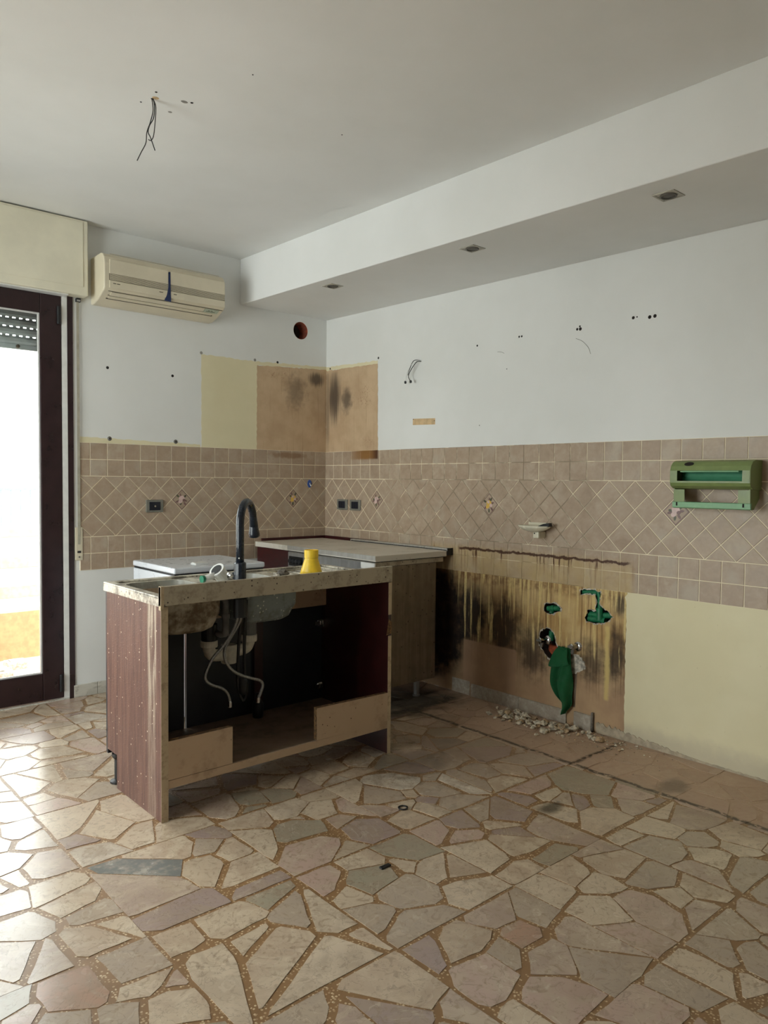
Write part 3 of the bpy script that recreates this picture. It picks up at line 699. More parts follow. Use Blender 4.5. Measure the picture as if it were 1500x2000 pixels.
def tile_wall(wall, M, umin, umax, col0, dphase, decors, names):
    """M maps local (u, v, n) to world. umin..umax is the tiled run, col0 the joint phase"""
    def put(me, u, v):
        o = bpy.data.objects.new('tile', me); COL.objects.link(o); o.parent = wall
        o.matrix_basis = M @ Matrix.Translation((u, v, 0.0)); return o
    def put_poly(poly):
        poly = ccw(poly); cu = sum(p[0] for p in poly)/len(poly); cv = sum(p[1] for p in poly)/len(poly)
        return put(tile_mesh([(p[0]-cu, p[1]-cv) for p in poly]), cu, cv)
    k0 = int(math.floor((umin-col0)/PT))-1; k1 = int(math.ceil((umax-col0)/PT))+1
    for z0 in (ZB, ZB+ROW, BAND1, BAND1+ROW):
        for k in range(k0, k1):
            a, b = col0+k*PT, col0+(k+1)*PT; a2, b2 = max(a, umin), min(b, umax)
            if b2-a2 < 0.012: continue
            if a2 == a and b2 == b: put(M_SQ, (a+b)/2, z0+ROW/2)
            else: put_poly([(a2+GAP, z0+GAP), (b2-GAP, z0+GAP), (b2-GAP, z0+ROW-GAP), (a2+GAP, z0+ROW-GAP)])
    k0 = int(math.floor((umin-dphase)/DG))-1; k1 = int(math.ceil((umax-dphase)/DG))+1
    for k in range(k0, k1+1):
        for cls in (0, 1):
            cu = dphase+k*DG+(DG/2 if cls else 0)
            for q in ((0, 1, 2) if not cls else (0.5, 1.5, 2.5)):
                cv = BAND1-q*DG
                poly = [(cu, cv-hd), (cu+hd, cv), (cu, cv+hd), (cu-hd, cv)]
                full = (cu-hd >= umin and cu+hd <= umax and cv+hd <= BAND1 and cv-hd >= BAND0)
                if full:
                    o = put(M_DI, cu, cv)
                    for (du, kind) in decors:
                        if abs(cu-du) < 0.03 and q == 1: DECOR.append((o, kind))
                else:
                    p = clip(poly, (1, 0), umax-GAP); p = clip(p, (-1, 0), -(umin+GAP)) if len(p) > 2 else p
                    p = clip(p, (0, 1), BAND1-GAP) if len(p) > 2 else p; p = clip(p, (0, -1), -(BAND0+GAP)) if len(p) > 2 else p
                    if len(p) > 2 and area(p) > 0.00012: put_poly(p)
    # grout bed
    g = MB().box(umin, umax, ZB, ZT, 0.0, TILE_T-0.0022)
    o = g.build('grout', MT['grout']); o.parent = wall; o.matrix_basis = M.copy()
MBK = Matrix(((1, 0, 0, 0), (0, 0, -1, 0), (0, 1, 0, 0), (0, 0, 0, 1)))
MRT = Matrix(((0, 0, -1, 0), (-1, 0, 0, 0), (0, 1, 0, 0), (0, 0, 0, 1)))
tile_wall(wall_back, MBK, -1.795, -0.0065, 0.0, -0.292, [(-1.15, 'pink'), (-0.292, 'yellow')], None)
tile_wall(wall_right, MRT, 0.0005, 3.6, 0.0, 0.586, [(0.586, 'pink2'), (1.589, 'yellow2'), (2.736, 'brown')], None)
def decor(o, kind):
    rr = random.Random(len(kind)*7+3); t = TILE_T
    mb = MB()
    r = hd-0.004
    def poly(pts, h, mi): mb.prism([(a, b, t+h) for a, b in pts], (0, 0, 0.0006), mi)
    for a0, a1 in (((0, -r), (r, 0)), ((r, 0), (0, r)), ((0, r), (-r, 0)), ((-r, 0), (0, -r))):
        a, b = Vector(a0), Vector(a1); n = Vector((-(b-a).y, (b-a).x)).normalized()*0.0035
        poly([tuple(a), tuple(b), tuple(b+n), tuple(a+n)], 0.0003, 3)
    def blob(cx, cy, ra, rb, rot, mi, h):
        pts = []
        for k in range(9):
            an = 2*PI*k/9; x = ra*math.cos(an)*(1+rr.uniform(-.15, .15)); y = rb*math.sin(an)*(1+rr.uniform(-.15, .15))
            pts.append((cx+x*math.cos(rot)-y*math.sin(rot), cy+x*math.sin(rot)+y*math.cos(rot)))
        poly(pts, h, mi)
    for k in range(7):
        an = 2*PI*k/7+rr.uniform(-.3, .3); d = rr.uniform(0.024, 0.035)
        blob(d*math.cos(an), d*math.sin(an)*1.1, 0.013, 0.0065, an, 2 if k % 2 else 3, 0.0004)
    m1 = 0 if 'yellow' in kind else (1 if 'pink' in kind else 1)
    blob(0.0, 0.006, 0.021, 0.018, 0, m1, 0.0006); blob(-0.010, -0.012, 0.016, 0.012, 0.6, m1, 0.0007); blob(0.014, -0.005, 0.010, 0.010, 0, 1 if m1 == 0 else 3, 0.0008); blob(-0.005, 0.013, 0.009, 0.008, 0, 1, 0.0009)
    p = bpy.data.objects.new('flower_print', mb.mesh('flower_print', [MT['fl_y'], MT['fl_p'], MT['fl_g'], MT['fl_b']])); COL.objects.link(p); p.parent = o
    o['label'] = ('decorated tile with a yellow fruit posy' if m1 == 0 else 'decorated tile with a pale flower posy')
for o, k in DECOR: decor(o, k)

# ---- baseboards
bb = struct(MB().box(-1.835, -1.70, -0.012, 0, 0, 0.072).build('baseboard_back', MT['marble'], bevel=0.0015), 'grey marble skirting piece beside the balcony door', 'baseboard')
for a, b in ((-1.6975, -1.40), (-1.3975, -1.0), (-0.9975, -0.6)):
    MB().box(a, b, -0.012, 0, 0, 0.072).build('skirting_tile', MT['marble'], bb, bevel=0.0015)
br = struct(MB().box(-0.012, 0, -1.83, -1.47, 0, 0.075).build('baseboard_right', MT['marble'], bevel=0.002), 'dusty grey marble skirting under the stained plaster', 'baseboard')
for a, b, h, t in ((1.832, 2.15, .075, .012), (2.20, 2.312, .082, .014), (1.31, 1.455, .085, .004)):
    MB().box(-t, 0, -b, -a, 0, h).build('skirting_tile', MT['marble'], br, bevel=0.002)
mb = MB(); rr = random.Random(3); s = 2.33; top = []
while s < 4.2:
    top.append((s, max(0.010, (0.060-0.045*(s-2.33)/0.5))*rr.uniform(0.75, 1.15))); s += 0.011
rprism([(2.33, 0.0), (4.2, 0.0)]+top[::-1], -0.006, 0).build('broken_skirting', MT['crumble'], br, label='crumbled mortar where skirting was')
MB().box(-0.017, 0, -2.318, -2.306, 0.0, 0.10).build('skirting_stub', MT['debris'], br)

# ================================================================== BALCONY DOOR, SHUTTER, STRAP
door = struct(thing('door_1', (-2.8, 0.03, 0), 'dark brown framed glazed balcony door at the left edge', 'door'))
mb = MB(); mb.box(-1.859, -1.828, -0.006, 0.0, 0.0, 2.33).box(-1.868, -1.862, 0.0, 0.07, 0, 2.33)
mb.box(DOOR_L, -1.862, 0.0, 0.07, 2.322, 2.33).build('door_frame', MT['dark_wood'], door)
MB().box(-1.8895, -1.859, -0.003, 0.0, 0.0, 2.33).build('frame_seal_strip', MT['white_pl'], door)
MB().box(-1.8890, -1.870, 0.004, 0.02, 0.0, 2.33).build('frame_rebate', MT['white_pl'], door)
def leaf(x0, x1, hinge_right):
    mb = MB(); sw = 0.117
    mb.box(x0, x0+sw, -0.004, 0.056, 0.012, 2.32).box(x1-sw, x1, -0.004, 0.056, 0.012, 2.32)
    mb.box(x0+sw, x1-sw, -0.004, 0.056, 0.012, 0.168).box(x0+sw, x1-sw, -0.004, 0.056, 2.212, 2.32)
    lf = mb.build('door_leaf', MT['dark_wood'], door, bevel=0.005)
    MB().box(x0+sw-.01, x1-sw+.01, 0.024, 0.030, 0.16, 2.22).build('glass_pane', MT['glass'], lf)
    mb = MB(); a, b, c, d = x0+sw, x1-sw, 0.168, 2.212
    mb.box(a, a+.008, 0.010, 0.022, c, d).box(b-.008, b, 0.010, 0.022, c, d).box(a+.008, b-.008, 0.010, 0.022, c, c+.008).box(a+.008, b-.008, 0.010, 0.022, d-.008, d).build('glazing_bead', MT['white_pl'], lf)
    for z in (0.10, 2.21):
        xx = x1-0.018 if hinge_right else x0+0.018
        MB().lathe([(0.009, -0.05), (0.010, -0.045), (0.010, 0.045), (0.009, 0.05)], (xx, -0.010, z), seg=12).build('hinge', MT['black'], lf, smooth=False)
    return lf
leaf(-2.812, -1.890, True); leaf(-3.74, -2.818, False)
MB().box(-2.90, -2.86, -0.010, -0.004, 0.98, 1.12).build('handle_plate', MT['black'], door)
MB().tube([(-2.88, -0.006, 1.08), (-2.88, -0.05, 1.08), (-2.76, -0.055, 1.08)], 0.009).build('door_handle', MT['black'], door)
struct(MB().box(DOOR_L, DOOR_R, -0.012, 0.30, -0.004, 0.006).build('trim_2', MT['marble'], bevel=0.002), 'pale stone threshold under the balcony door', 'threshold')

shut = thing('roller_shutter', (-2.8, 0.13, 2.0), 'grey roller shutter partly lowered behind the balcony door glass', 'shutter')
x0, x1 = DOOR_L+0.02, DOOR_R-0.02
z = 2.012
mb = MB().box(x0, x1, 0.120, 0.136, z, z+0.030).build('bottom_bar', MT['slat'], shut, bevel=0.003)
for xx in (-2.09, -2.9, -3.5): MB().lathe([(0.010, 0), (0.010, 0.012), (0.006, 0.014)], (xx, 0.120, z+0.016), (0, -1, 0), 12).build('stop_button', MT['ac_dark'], shut)
z += 0.031
for i in range(7):
    prof = [(0.124, z), (0.119, z+0.012), (0.119, z+0.030), (0.124, z+0.042), (0.132, z+0.042), (0.134, z+0.02), (0.132, z)]
    MB().prism([(x1, y, zz) for y, zz in prof], (x1-x0, 0, 0)).build('slat', MT['slat'], shut)
    z += 0.042
    mb = MB(); x = x1-0.015*(i % 2)
    mb.box(x, x1, 0.126, 0.130, z, z+0.0075)
    while x > x0+0.05:
        mb.box(x-0.036, x-0.017, 0.126, 0.130, z, z+0.0075); x -= 0.036
    mb.box(x0, x, 0.126, 0.130, z, z+0.0075); mb.build('perforated_link', MT['slat'], shut)
    z += 0.0075
bx = thing('shutter_box', (-2.8, 0, 2.33), 'cream painted roller shutter box above the balcony door', 'shutter box')
MB().box(-3.92, -1.766, -0.085, 0.0, 2.326, 2.748).build('box_body', MT['box_cream'], bx, bevel=0.006)
MB().box(-3.86, -1.795, -0.089, -0.085, 2.372, 2.735).build('front_cover', MT['box_cream'], bx, bevel=0.002)
MB().box(-3.7, -1.87, -0.06, 0.0, 2.320, 2.326).build('underside_strip', MT['white_pl'], bx)
sp = thing('shutter_strap', (-1.80, 0, 0.8), 'grey shutter pull strap with ivory winder plate beside the door', 'strap')
MB().box(-1.809, -1.794, -0.012, -0.0105, 0.90, 2.322).build('strap_band', MT['strap'], sp)
MB().box(-1.812, -1.786, -0.022, 0.0, 2.300, 2.322).build('strap_guide', MT['black'], sp, bevel=0.003)
MB().box(-1.810, -1.790, -0.024, -0.022, 2.302, 2.313).build('guide_roller', MT['chrome'], sp, bevel=0.0005)
MB().box(-1.822, -1.780, -0.010, 0.0, 0.806, 1.0).build('winder_plate', MT['ac'], sp, bevel=0.003)
MB().box(-1.812, -1.792, -0.013, -0.010, 0.850, 0.862).build('strap_slot', MT['black'], sp)
MB().lathe([(0.005, 0), (0.005, 0.003)], (-1.801, -0.010, 0.826), (0, -1, 0), 10).build('screw', MT['plug_g'], sp)

# outside
bal = struct(MB().box(-6, 1.5, 0.3, 1.5, -0.14, -0.02).build('balcony_floor', MT['bal_floor']), 'tiled balcony floor outside the glazed door', 'balcony floor')
pp = thing('balcony_parapet', (-2, 1.35, -0.02), 'orange rendered balcony parapet with three tan rails', 'parapet')
MB().box(-6, 1.5, 1.3, 1.46, -0.02, 0.32).build('parapet_wall', MT['orange'], pp)
for a, b in ((0.42, 0.512), (0.635, 0.72), (0.858, 0.935)):
    MB().box(-6, 1.5, 1.31, 1.42, a, b).build('parapet_rail', MT['bal_tan'], pp, bevel=0.006)
for x in (-5.2, -3.6, -0.9, 0.7):
    MB().box(x, x+0.1, 1.33, 1.40, 0.32, 0.858).build('parapet_post', MT['bal_tan'], pp)
tag(MB().box(-1.93, -1.80, 0.98, 1.10, -0.02, 0.03).box(-1.905, -1.825, 1.0, 1.08, 0.03, 0.036).build('plaster_block', MT['rough_plaster'], bevel=0.006), 'whitish plaster block lying on the balcony floor', 'block')
tag(MB().box(-2.2, -1.96, 0.72, 0.9, -0.02, 0.035).box(-2.16, -2.0, 0.75, 0.87, 0.035, 0.05).build('broken_slab', MT['rough_plaster'], bevel=0.008), 'broken white slab on the balcony floor near the door glass', 'slab')
fb = thing('far_house', (-4, 14, -4), 'pale house across the street seen through the door glass', 'building')
MB().box(-9, 3, 14, 20, -5, 0.4).build('house_wall', MT['far_wall'], fb)
MB().box(-9, 3, 13.2, 14, 0.0, 0.12).build('terrace_slab', MT['far_wall'], fb)
for i in range(60):
    MB().box(-9+i*0.2, -8.97+i*0.2, 13.22, 13.25, 0.12, 1.0).build('baluster', MT['far_rail'], fb)
MB().box(-9, 3, 13.21, 13.26, 1.0, 1.06).build('hand_rail', MT['far_rail'], fb)
MB().box(-0.9, -0.5, 13.3, 13.7, 0.12, 2.0).build('terrace_post', MT['far_wall'], fb)
struct(MB().box(-60, 60, 1.6, 80, -5.2, -5).build('street_ground', MT['far_ground']), 'grey street ground far below the balcony', 'ground')

# window in the left wall, behind the camera's left
win = struct(thing('window_1', (ROOM_X-0.1, -1.5, 0.12), 'white framed window in the wall left of the camera', 'window'))
y0, y1, z0, z1 = WIN; xa, xb = ROOM_X-0.14, ROOM_X-0.08
MB().box(xa, xb, y0, y1, z0, z0+.06).box(xa, xb, y0, y1, z1-.06, z1).box(xa, xb, y0, y0+.06, z0+.06, z1-.06).box(xa, xb, y1-.06, y1, z0+.06, z1-.06).box(xa, xb, (y0+y1)/2-.04, (y0+y1)/2+.04, z0+.06, z1-.06).build('window_frame', MT['white_pl'], win)
MB().box(ROOM_X-0.112, ROOM_X-0.108, y0+.05, y1-.05, z0+.05, z1-.05).build('glass_pane', MT['glass'], win)

# ================================================================== AIR CONDITIONER
ac = thing('air_conditioner', (-1.34, 0, 2.29), 'ivory split air conditioner with navy fin beside the shutter box', 'air conditioner')
AX0, AX1 = -1.722, -0.955
prof = [(0.0, 2.297), (0.0, 2.567), (-0.150, 2.569), (-0.180, 2.560), (-0.198, 2.540), (-0.206, 2.505), (-0.206, 2.385), (-0.203, 2.365), (-0.190, 2.352), (-0.10, 2.312), (-0.05, 2.299)]
body = MB().prism([(AX0, y, z) for y, z in prof[::-1]], (-(AX1-AX0), 0, 0)).build('housing', MT['ac'], ac, bevel=0.014, seg=3)
fp = MB().box(AX0+0.03, -1.338, -0.2105, -0.204, 2.447, 2.527).build('upper_front_panel', MT['ac'], ac, bevel=0.002)
MB().box(-1.326, AX1-0.004, -0.2105, -0.204, 2.447, 2.527).build('upper_front_panel', MT['ac'], ac, bevel=0.002)
MB().box(AX0+0.03, -1.340, -0.2100, -0.204, 2.366, 2.409).build('lower_front_panel', MT['ac'], ac, bevel=0.002)
MB().box(-1.324, AX1-0.004, -0.2100, -0.204, 2.366, 2.409).build('lower_front_panel', MT['ac'], ac, bevel=0.002)
for i in range(6):
    zz = 2.4125+i*0.0058
    for a, b in ((AX0+0.03, -1.338), (-1.326, AX1-0.004)): MB().box(a, b, -0.209, -0.204, zz, zz+0.0030).build('grille_slat', MT['ac'], ac)
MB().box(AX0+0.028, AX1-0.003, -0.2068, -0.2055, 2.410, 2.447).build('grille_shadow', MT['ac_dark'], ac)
fin = [(-1.335, 2.52), (-1.327, 2.52), (-1.325, 2.43), (-1.322, 2.345), (-1.362, 2.349), (-1.347, 2.385), (-1.338, 2.43)]
bprism(ccw(fin), -0.2125, -0.204).build('navy_fin', MT['ac_blue'], ac)
for a, b in ((-1.672, -1.655), (-1.650, -1.632), (-1.395, -1.372), (-1.305, -1.285)):
    MB().box(a, b, -0.2113, -0.2098, 2.391, 2.395).build('front_mark', MT['ac_dark'], ac)
def slant(y): return 2.352+( -0.190-y)*((2.352-2.312)/(-0.190+0.10))*1.0
def sl_box(xa, xb, ya, yb, t, name, mat):
    za, zb = slant(ya), slant(yb)
    v = [(xa, ya, za), (xb, ya, za), (xb, yb, zb), (xa, yb, zb)]
    v += [(p[0], p[1]-0.35*t, p[2]-t) for p in v]
    MB()._add(v, [(0,1,2,3),(7,6,5,4),(0,4,5,1),(1,5,6,2),(2,6,7,3),(3,7,4,0)]).build(name, mat, ac)
def slant(y): return 2.352-(y+0.190)*(2.352-2.312)/0.09
sl_box(AX0+0.05, AX1-0.13, -0.186, -0.158, 0.004, 'air_flap', MT['ac'])
sl_box(AX0+0.05, AX1-0.06, -0.150, -0.130, 0.003, 'air_flap', MT['ac'])
sl_box(AX0+0.04, AX1-0.05, -0.1295, -0.1215, 0.0014, 'outlet_slit', MT['ac_dark'])
sl_box(AX0+0.04, AX1-0.05, -0.1570, -0.1525, 0.0014, 'outlet_slit', MT['ac_dark'])
sl_box(AX0+0.03, AX1-0.01, -0.1915, -0.1875, 0.0014, 'outlet_slit', MT['ac_dark'])
sl_box(AX1-0.125, AX1-0.03, -0.184, -0.152, 0.002, 'display_window', MT['ac_label'])
for i in range(4):
    MB().box(AX0+0.05, AX1-0.02, -0.165+i*0.035, -0.160+i*0.035, 2.5685, 2.5712).build('top_rib', MT['ac'], ac)
sl_box(AX1-0.10, AX1-0.088, -0.172, -0.168, 0.0028, 'display_mark', MT['fl_g'])
sl_box(AX1-0.08, AX1-0.068, -0.172, -0.168, 0.0028, 'display_mark', MT['fl_g'])
sl_box(AX1-0.11, AX1-0.05, -0.163, -0.160, 0.0028, 'display_mark', MT['fl_g'])

# ================================================================== SINK CABINET (the island)
cab = thing('sink_cabinet', (-1.59, -1.61, 0), 'stripped reddish brown sink cabinet standing open backed in the room', 'cabinet')
YF, YB = -1.865, -1.345
def side(x0, x1):
    pts = [(YF, 0.0), (YF+0.42, 0.0), (YF+0.42, 0.14), (YB, 0.14), (YB, 0.812), (YF, 0.812)]
    return MB().prism([(x1, y, z) for y, z in pts], (x1-x0, 0, 0), 0)
sd = side(-2.160, -2.134).build('side_panel', MT['side'], cab, bevel=0.001, label='blistered reddish brown side panel')
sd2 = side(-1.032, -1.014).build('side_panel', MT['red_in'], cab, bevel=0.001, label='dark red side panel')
MB().box(-2.161, -2.133, YF-0.0012, YF, 0.0, 0.812).build('edge_strip', MT['edge'], sd)
MB().box(-1.033, -1.013, YF-0.0012, YF, 0.0, 0.56).box(-1.033, -1.013, YF-0.0012, YF, 0.66, 0.812).build('edge_strip', MT['edge'], sd2)
MB().prism([(-1.045, YF-0.0015, .565), (-1.014, YF-0.0015, .57), (-1.013, YF-0.0015, .625), (-1.03, YF-0.0015, .64)], (0, -0.001, 0)).build('torn_edge', MT['chip'], sd2)
bs = MB().box(-2.134, -1.032, YF+0.012, YB, 0.126, 0.152).build('bottom_shelf', MT['shelf'], cab)
MB().box(-2.134, -1.032, YF, YF+0.012, 0.122, 0.153).build('shelf_edge', MT['beige'], bs)
def backboard(x0, x1, za, zb):
    v = [(x0, za[0]), (x1, za[1]), (x1, zb[1]), (x0, zb[0])]
    b = MB().prism([(x, YF-0.001, z) for x, z in v], (0, -0.022, 0)).build('back_board', MT['beige'], cab)
    vv = [(x0+.001, zb[0]+.0006), (x1-.001, zb[1]+.0006)]
    MB()._add([(x0, YF, zb[0]+.0008), (x1, YF, zb[1]+.0008), (x1, YF+.021, zb[1]+.0008), (x0, YF+.021, zb[0]+.0008)], [(0, 1, 2, 3)]).build('sawn_edge', MT['chip'], b)
    return b
backboard(-2.133, -1.860, (.155, .155), (.303, .303)); b2 = backboard(-1.443, -1.033, (.154, .153), (.296, .290))
MB().box(-1.4445, -1.443, YF+.001, YF+.021, .156, .297).build('sawn_edge', MT['chip'], b2)
# doors on the far side, seen from inside
def cdoor(x0, x1, name='cabinet_door'):
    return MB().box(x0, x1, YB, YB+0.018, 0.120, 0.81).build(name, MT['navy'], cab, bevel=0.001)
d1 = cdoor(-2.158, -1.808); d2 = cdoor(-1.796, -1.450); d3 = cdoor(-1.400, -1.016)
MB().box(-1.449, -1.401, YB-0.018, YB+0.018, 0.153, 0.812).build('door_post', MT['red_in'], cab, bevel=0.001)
MB().box(-2.134, -1.032, YB-0.036, YB-0.019, 0.645, 0.812).build('front_rail', MT['beige'], cab)
for z in (0.55, 0.22):
    h = MB().lathe([(0.017, 0), (0.017, 0.006), (0.010, 0.010)], (-1.052, YB-0.0, z), (0, -1, 0), 16).box(-1.085, -1.052, YB-0.016, YB-0.004, z-0.009, z+0.009).box(-1.046, -1.033, YB-0.03, YB-0.006, z-0.02, z+0.02).build('hinge', MT['chrome'], d3)
for x in (-2.10, -1.06):
    MB().lathe([(0.032, 0), (0.032, 0.008), (0.014, 0.014), (0.014, 0.10), (0.024, 0.112), (0.024, 0.126)], (x-.03 if x < -2 else x, YB-0.035, 0.0), seg=16).build('adjustable_leg', MT['black'], cab)
# front strip above
MB().box(-2.163, -1.012, YF-0.003, YF+0.016, 0.815, 0.888).build('upper_strip', MT['frontstrip'], cab, bevel=0.0015)
MB().box(-2.163, -2.150, YF-0.0035, YF+0.014, 0.800, 0.889).build('strip_end', MT['edge'], cab)

# ---- sink lying on the cabinet
sk = thing('kitchen_sink', (-1.59, -1.6, 0.812), 'grimy cream double bowl sink unit on the open cabinet', 'sink')
SX0, SX1, SY0, SY1 = -2.163, -1.012, YF+0.0165, -1.315
BOWLS = [(-2.105, -1.845, -1.765, -1.375, 0.672), (-1.742, -1.470, -1.765, -1.375, 0.678)]
def rrect(x0, x1, y0, y1, r, n=5):
    out = []
    for cx, cy, a in ((x1-r, y1-r, 0), (x0+r, y1-r, PI/2), (x0+r, y0+r, PI), (x1-r, y0+r, 3*PI/2)):
        for k in range(n+1):
            t = a+PI/2*k/n; out.append((cx+r*math.cos(t), cy+r*math.sin(t)))
    return out
top = MB().box(SX0, SX1, SY0, SY1, 0.812, 0.842)
deck = top.build('sink_deck', MT['sinktop'], sk)
cuts = []
for (x0, x1, y0, y1, zb) in BOWLS:
    p = rrect(x0, x1, y0, y1, 0.05); cuts.append((MB().prism([(a, b, 0.9) for a, b in p], (0, 0, 0.2)), MT['bowl_in']))
p = rrect(-1.40, -1.06, -1.79, -1.37, 0.03); cuts.append((MB().prism([(a, b, 0.9) for a, b in p], (0, 0, 0.065)), MT['sinktop']))
cut(deck, cuts)
b = deck.modifiers.new('bevel', 'BEVEL'); b.width = 0.003; b.segments = 2; b.limit_method = 'ANGLE'
# raised rim
mb = MB()
mb.box(SX0, SX1, SY1-0.035, SY1, 0.842, 0.850).box(SX0, SX0+0.035, SY0, SY1-0.035, 0.842, 0.850).box(SX1-0.03, SX1, SY0, SY1-0.035, 0.842, 0.850)
mb.build('raised_rim', MT['sinktop'], sk, bevel=0.003)
for i in range(7):
    x = -1.375+i*0.047
    MB().box(x, x+0.016, -1.77, -1.40, 0.835, 0.839).build('drainer_rib', MT['sinktop'], sk, bevel=0.0015)
for bi, (x0, x1, y0, y1, zb) in enumerate(BOWLS):
    mb = MB(); rings = []
    lev = [(0.0, 0.8415, 0.05), (0.004, 0.75, 0.05), (0.012, zb+0.05, 0.055), (0.022, zb+0.02, 0.06), (0.042, zb+0.005, 0.06), (0.07, zb, 0.06)]
    n = 24
    for off in (0.0, 0.006):       # inner shell then outer shell
        for (ins, z, r) in lev:
            p = rrect(x0+ins-off, x1-ins+off, y0+ins-off, y1-ins+off, r); rings.append([(a, b_, z-off*(0 if z > .8 else 1)) for a, b_ in p])
    vs = [q for rg in rings for q in rg]; L = len(lev); fs = []; mi = []
    for k in range(L-1):
        for i in range(n): fs.append((k*n+i, k*n+(i+1) % n, (k+1)*n+(i+1) % n, (k+1)*n+i)); mi.append(0)
    fs.append(tuple((L-1)*n+i for i in range(n))); mi.append(0)
    for k in range(L, 2*L-1):
        for i in range(n): fs.append((k*n+i, (k+1)*n+i, (k+1)*n+(i+1) % n, k*n+(i+1) % n)); mi.append(1)
    fs.append(tuple((2*L-1)*n+i for i in reversed(range(n)))); mi.append(1)
    mb._add(vs, fs); mb.mi = mi
    bw = mb.build('bowl', [MT['bowl_in'], MT['bowl1'] if bi == 0 else MT['bowl2']], sk, smooth=True)
    MB().lathe([(0.045, 0), (0.045, 0.002), (0.03, 0.002), (0.028, -0.002)], ((x0+x1)/2, (y0+y1)/2, zb+0.001), seg=24).build('drain', MT['chrome'], bw)

# ---- tap
tp = thing('kitchen_tap', (-1.786, -1.79, 0.842), 'matt black arched pull-out kitchen tap on the sink', 'tap')
TX, TY = -1.786, -1.795
MB().lathe([(0.030, 0.842), (0.030, 0.848), (0.0255, 0.850), (0.0255, 0.945), (0.022, 0.950)], (TX, TY, 0), seg=12).build('tap_base', MT['tap'], tp)
dv = Vector((0.75, 0.66, 0)).normalized()
R = 0.090; path = [(TX, TY, 0.93), (TX, TY, 1.02), (TX, TY, 1.10)]
for k in range(1, 13):
    a = PI-PI*k/13*1.0; c = Vector((TX, TY, 1.103))+dv*R
    path.append(tuple(c+dv*(R*math.cos(a))+Vector((0, 0, R*math.sin(a)))))
path.append(tuple(Vector((TX, TY, 1.085))+dv*(2*R+0.004)))
MB().tube(path, 0.0165, 14).build('tap_neck', MT['tap'], tp, smooth=True)
e = Vector((TX, TY, 0))+dv*(2*R+0.004); dn = (Vector((0, 0, -1))+dv*0.16).normalized()
MB().lathe([(0.0165, -0.004), (0.0165, 0.004), (0.0175, 0.01), (0.020, 0.04), (0.0245, 0.062), (0.0245, 0.072), (0.019, 0.078)], (e.x, e.y, 1.115), dn, 16).build('spray_head', MT['tap'], tp, smooth=True)
lv = Vector((-0.70, 0.71, 0))
lp = Vector((TX, TY, 0.895))
MB().tube([tuple(lp+lv*0.02), tuple(lp+lv*0.05)], 0.014, 14).build('lever', MT['chrome'], tp, smooth=True)
MB().lathe([(0.003, 0), (0.003, 0.002)], (TX-.012, TY-.0125, 0.968), (-.5, -.85, 0), 8).build('indicator_dot', MT['white_pl'], tp)
MB().lathe([(0.028, 0.725), (0.028, 0.80), (0.02, 0.812)], (TX, TY, 0), seg=14).build('tap_shank', MT['black'], tp)
hA = [(-1.786,-1.79,.80),(-1.786,-1.785,.737),(-1.807,-1.78,.673),(-1.85,-1.78,.616),(-1.902,-1.78,.567),(-1.933,-1.78,.511),(-1.930,-1.78,.482),(-1.902,-1.78,.459),(-1.86,-1.78,.439),(-1.834,-1.78,.413),(-1.823,-1.78,.378)]
h1 = MB().tube(smooth_path(hA, 6), 0.0062, 10).build('braided_hose', MT['braid'], tp, smooth=True)
MB().lathe([(0.008, 0), (0.009, 0.004), (0.009, 0.022), (0.007, 0.026)], (-1.823, -1.78, .354), seg=6).build('hose_nut', MT['chrome'], h1)
hB = [(-1.776,-1.79,.80),(-1.770,-1.775,.72),(-1.78,-1.77,.687),(-1.812,-1.765,.638),(-1.836,-1.762,.594),(-1.836,-1.765,.55),(-1.812,-1.77,.508),(-1.768,-1.77,.477),(-1.712,-1.77,.453),(-1.673,-1.77,.437),(-1.66,-1.77,.415),(-1.67,-1.77,.386),(-1.680,-1.77,.366)]
h2 = MB().tube(smooth_path(hB, 6), 0.0066, 10).build('braided_hose', MT['braid'], tp, smooth=True)
MB().lathe([(0.008, 0), (0.0095, 0.004), (0.0095, 0.02), (0.007, 0.025)], (-1.684, -1.77, .345), (0.1, 0, 1), seg=6).build('hose_nut', MT['chrome'], h2)
ho = MB().tube(smooth_path([(-1.766,-1.79,.80),(-1.757,-1.74,.62),(-1.752,-1.72,.454),(-1.742,-1.72,.38),(-1.722,-1.72,.352),(-1.708,-1.72,.40),(-1.718,-1.72,.46),(-1.726,-1.73,.60),(-1.750,-1.785,.79)], 6), 0.0065, 10).build('pull_out_hose', MT['black'], tp, smooth=True)
MB().lathe([(0.010, 0), (0.022, 0.012), (0.024, 0.05), (0.016, 0.075), (0.008, 0.08)], (-1.727, -1.72, .375), seg=14).build('hose_weight', MT['black'], ho, smooth=True)

# ---- drain trap
dt = thing('drain_trap', (-1.73, -1.57, 0.5), 'grey white plastic waste trap hanging below the two sink bowls', 'drain pipe')
DY = -1.60; xl, xr = -1.905, -1.60
xl, xr = -1.820, -1.625
def cyl(x, z0, z1, r, name, mat, y=DY): return MB().lathe([(r*0.96, z0), (r, z0+.004), (r, z1-.004), (r*0.96, z1)], (x, y, 0), seg=20).build(name, mat, dt, smooth=False)
cyl(xl, .600, .672, .034, 'strainer_body', MT['black']); cyl(xr, .603, .676, .034, 'strainer_body', MT['pvc_g'])
cyl(xl, .572, .600, .036, 'compression_nut', MT['pvc']); cyl(xr, .572, .603, .036, 'compression_nut', MT['pvc'])
MB().tube(smooth_path([(xl, DY, .58), (xl, DY, .56), (xl+.012, DY, .538), (xl+.04, DY, .530), (-1.74, DY, .530)], 5), 0.026, 16).build('waste_elbow', MT['pvc'], dt, smooth=True)
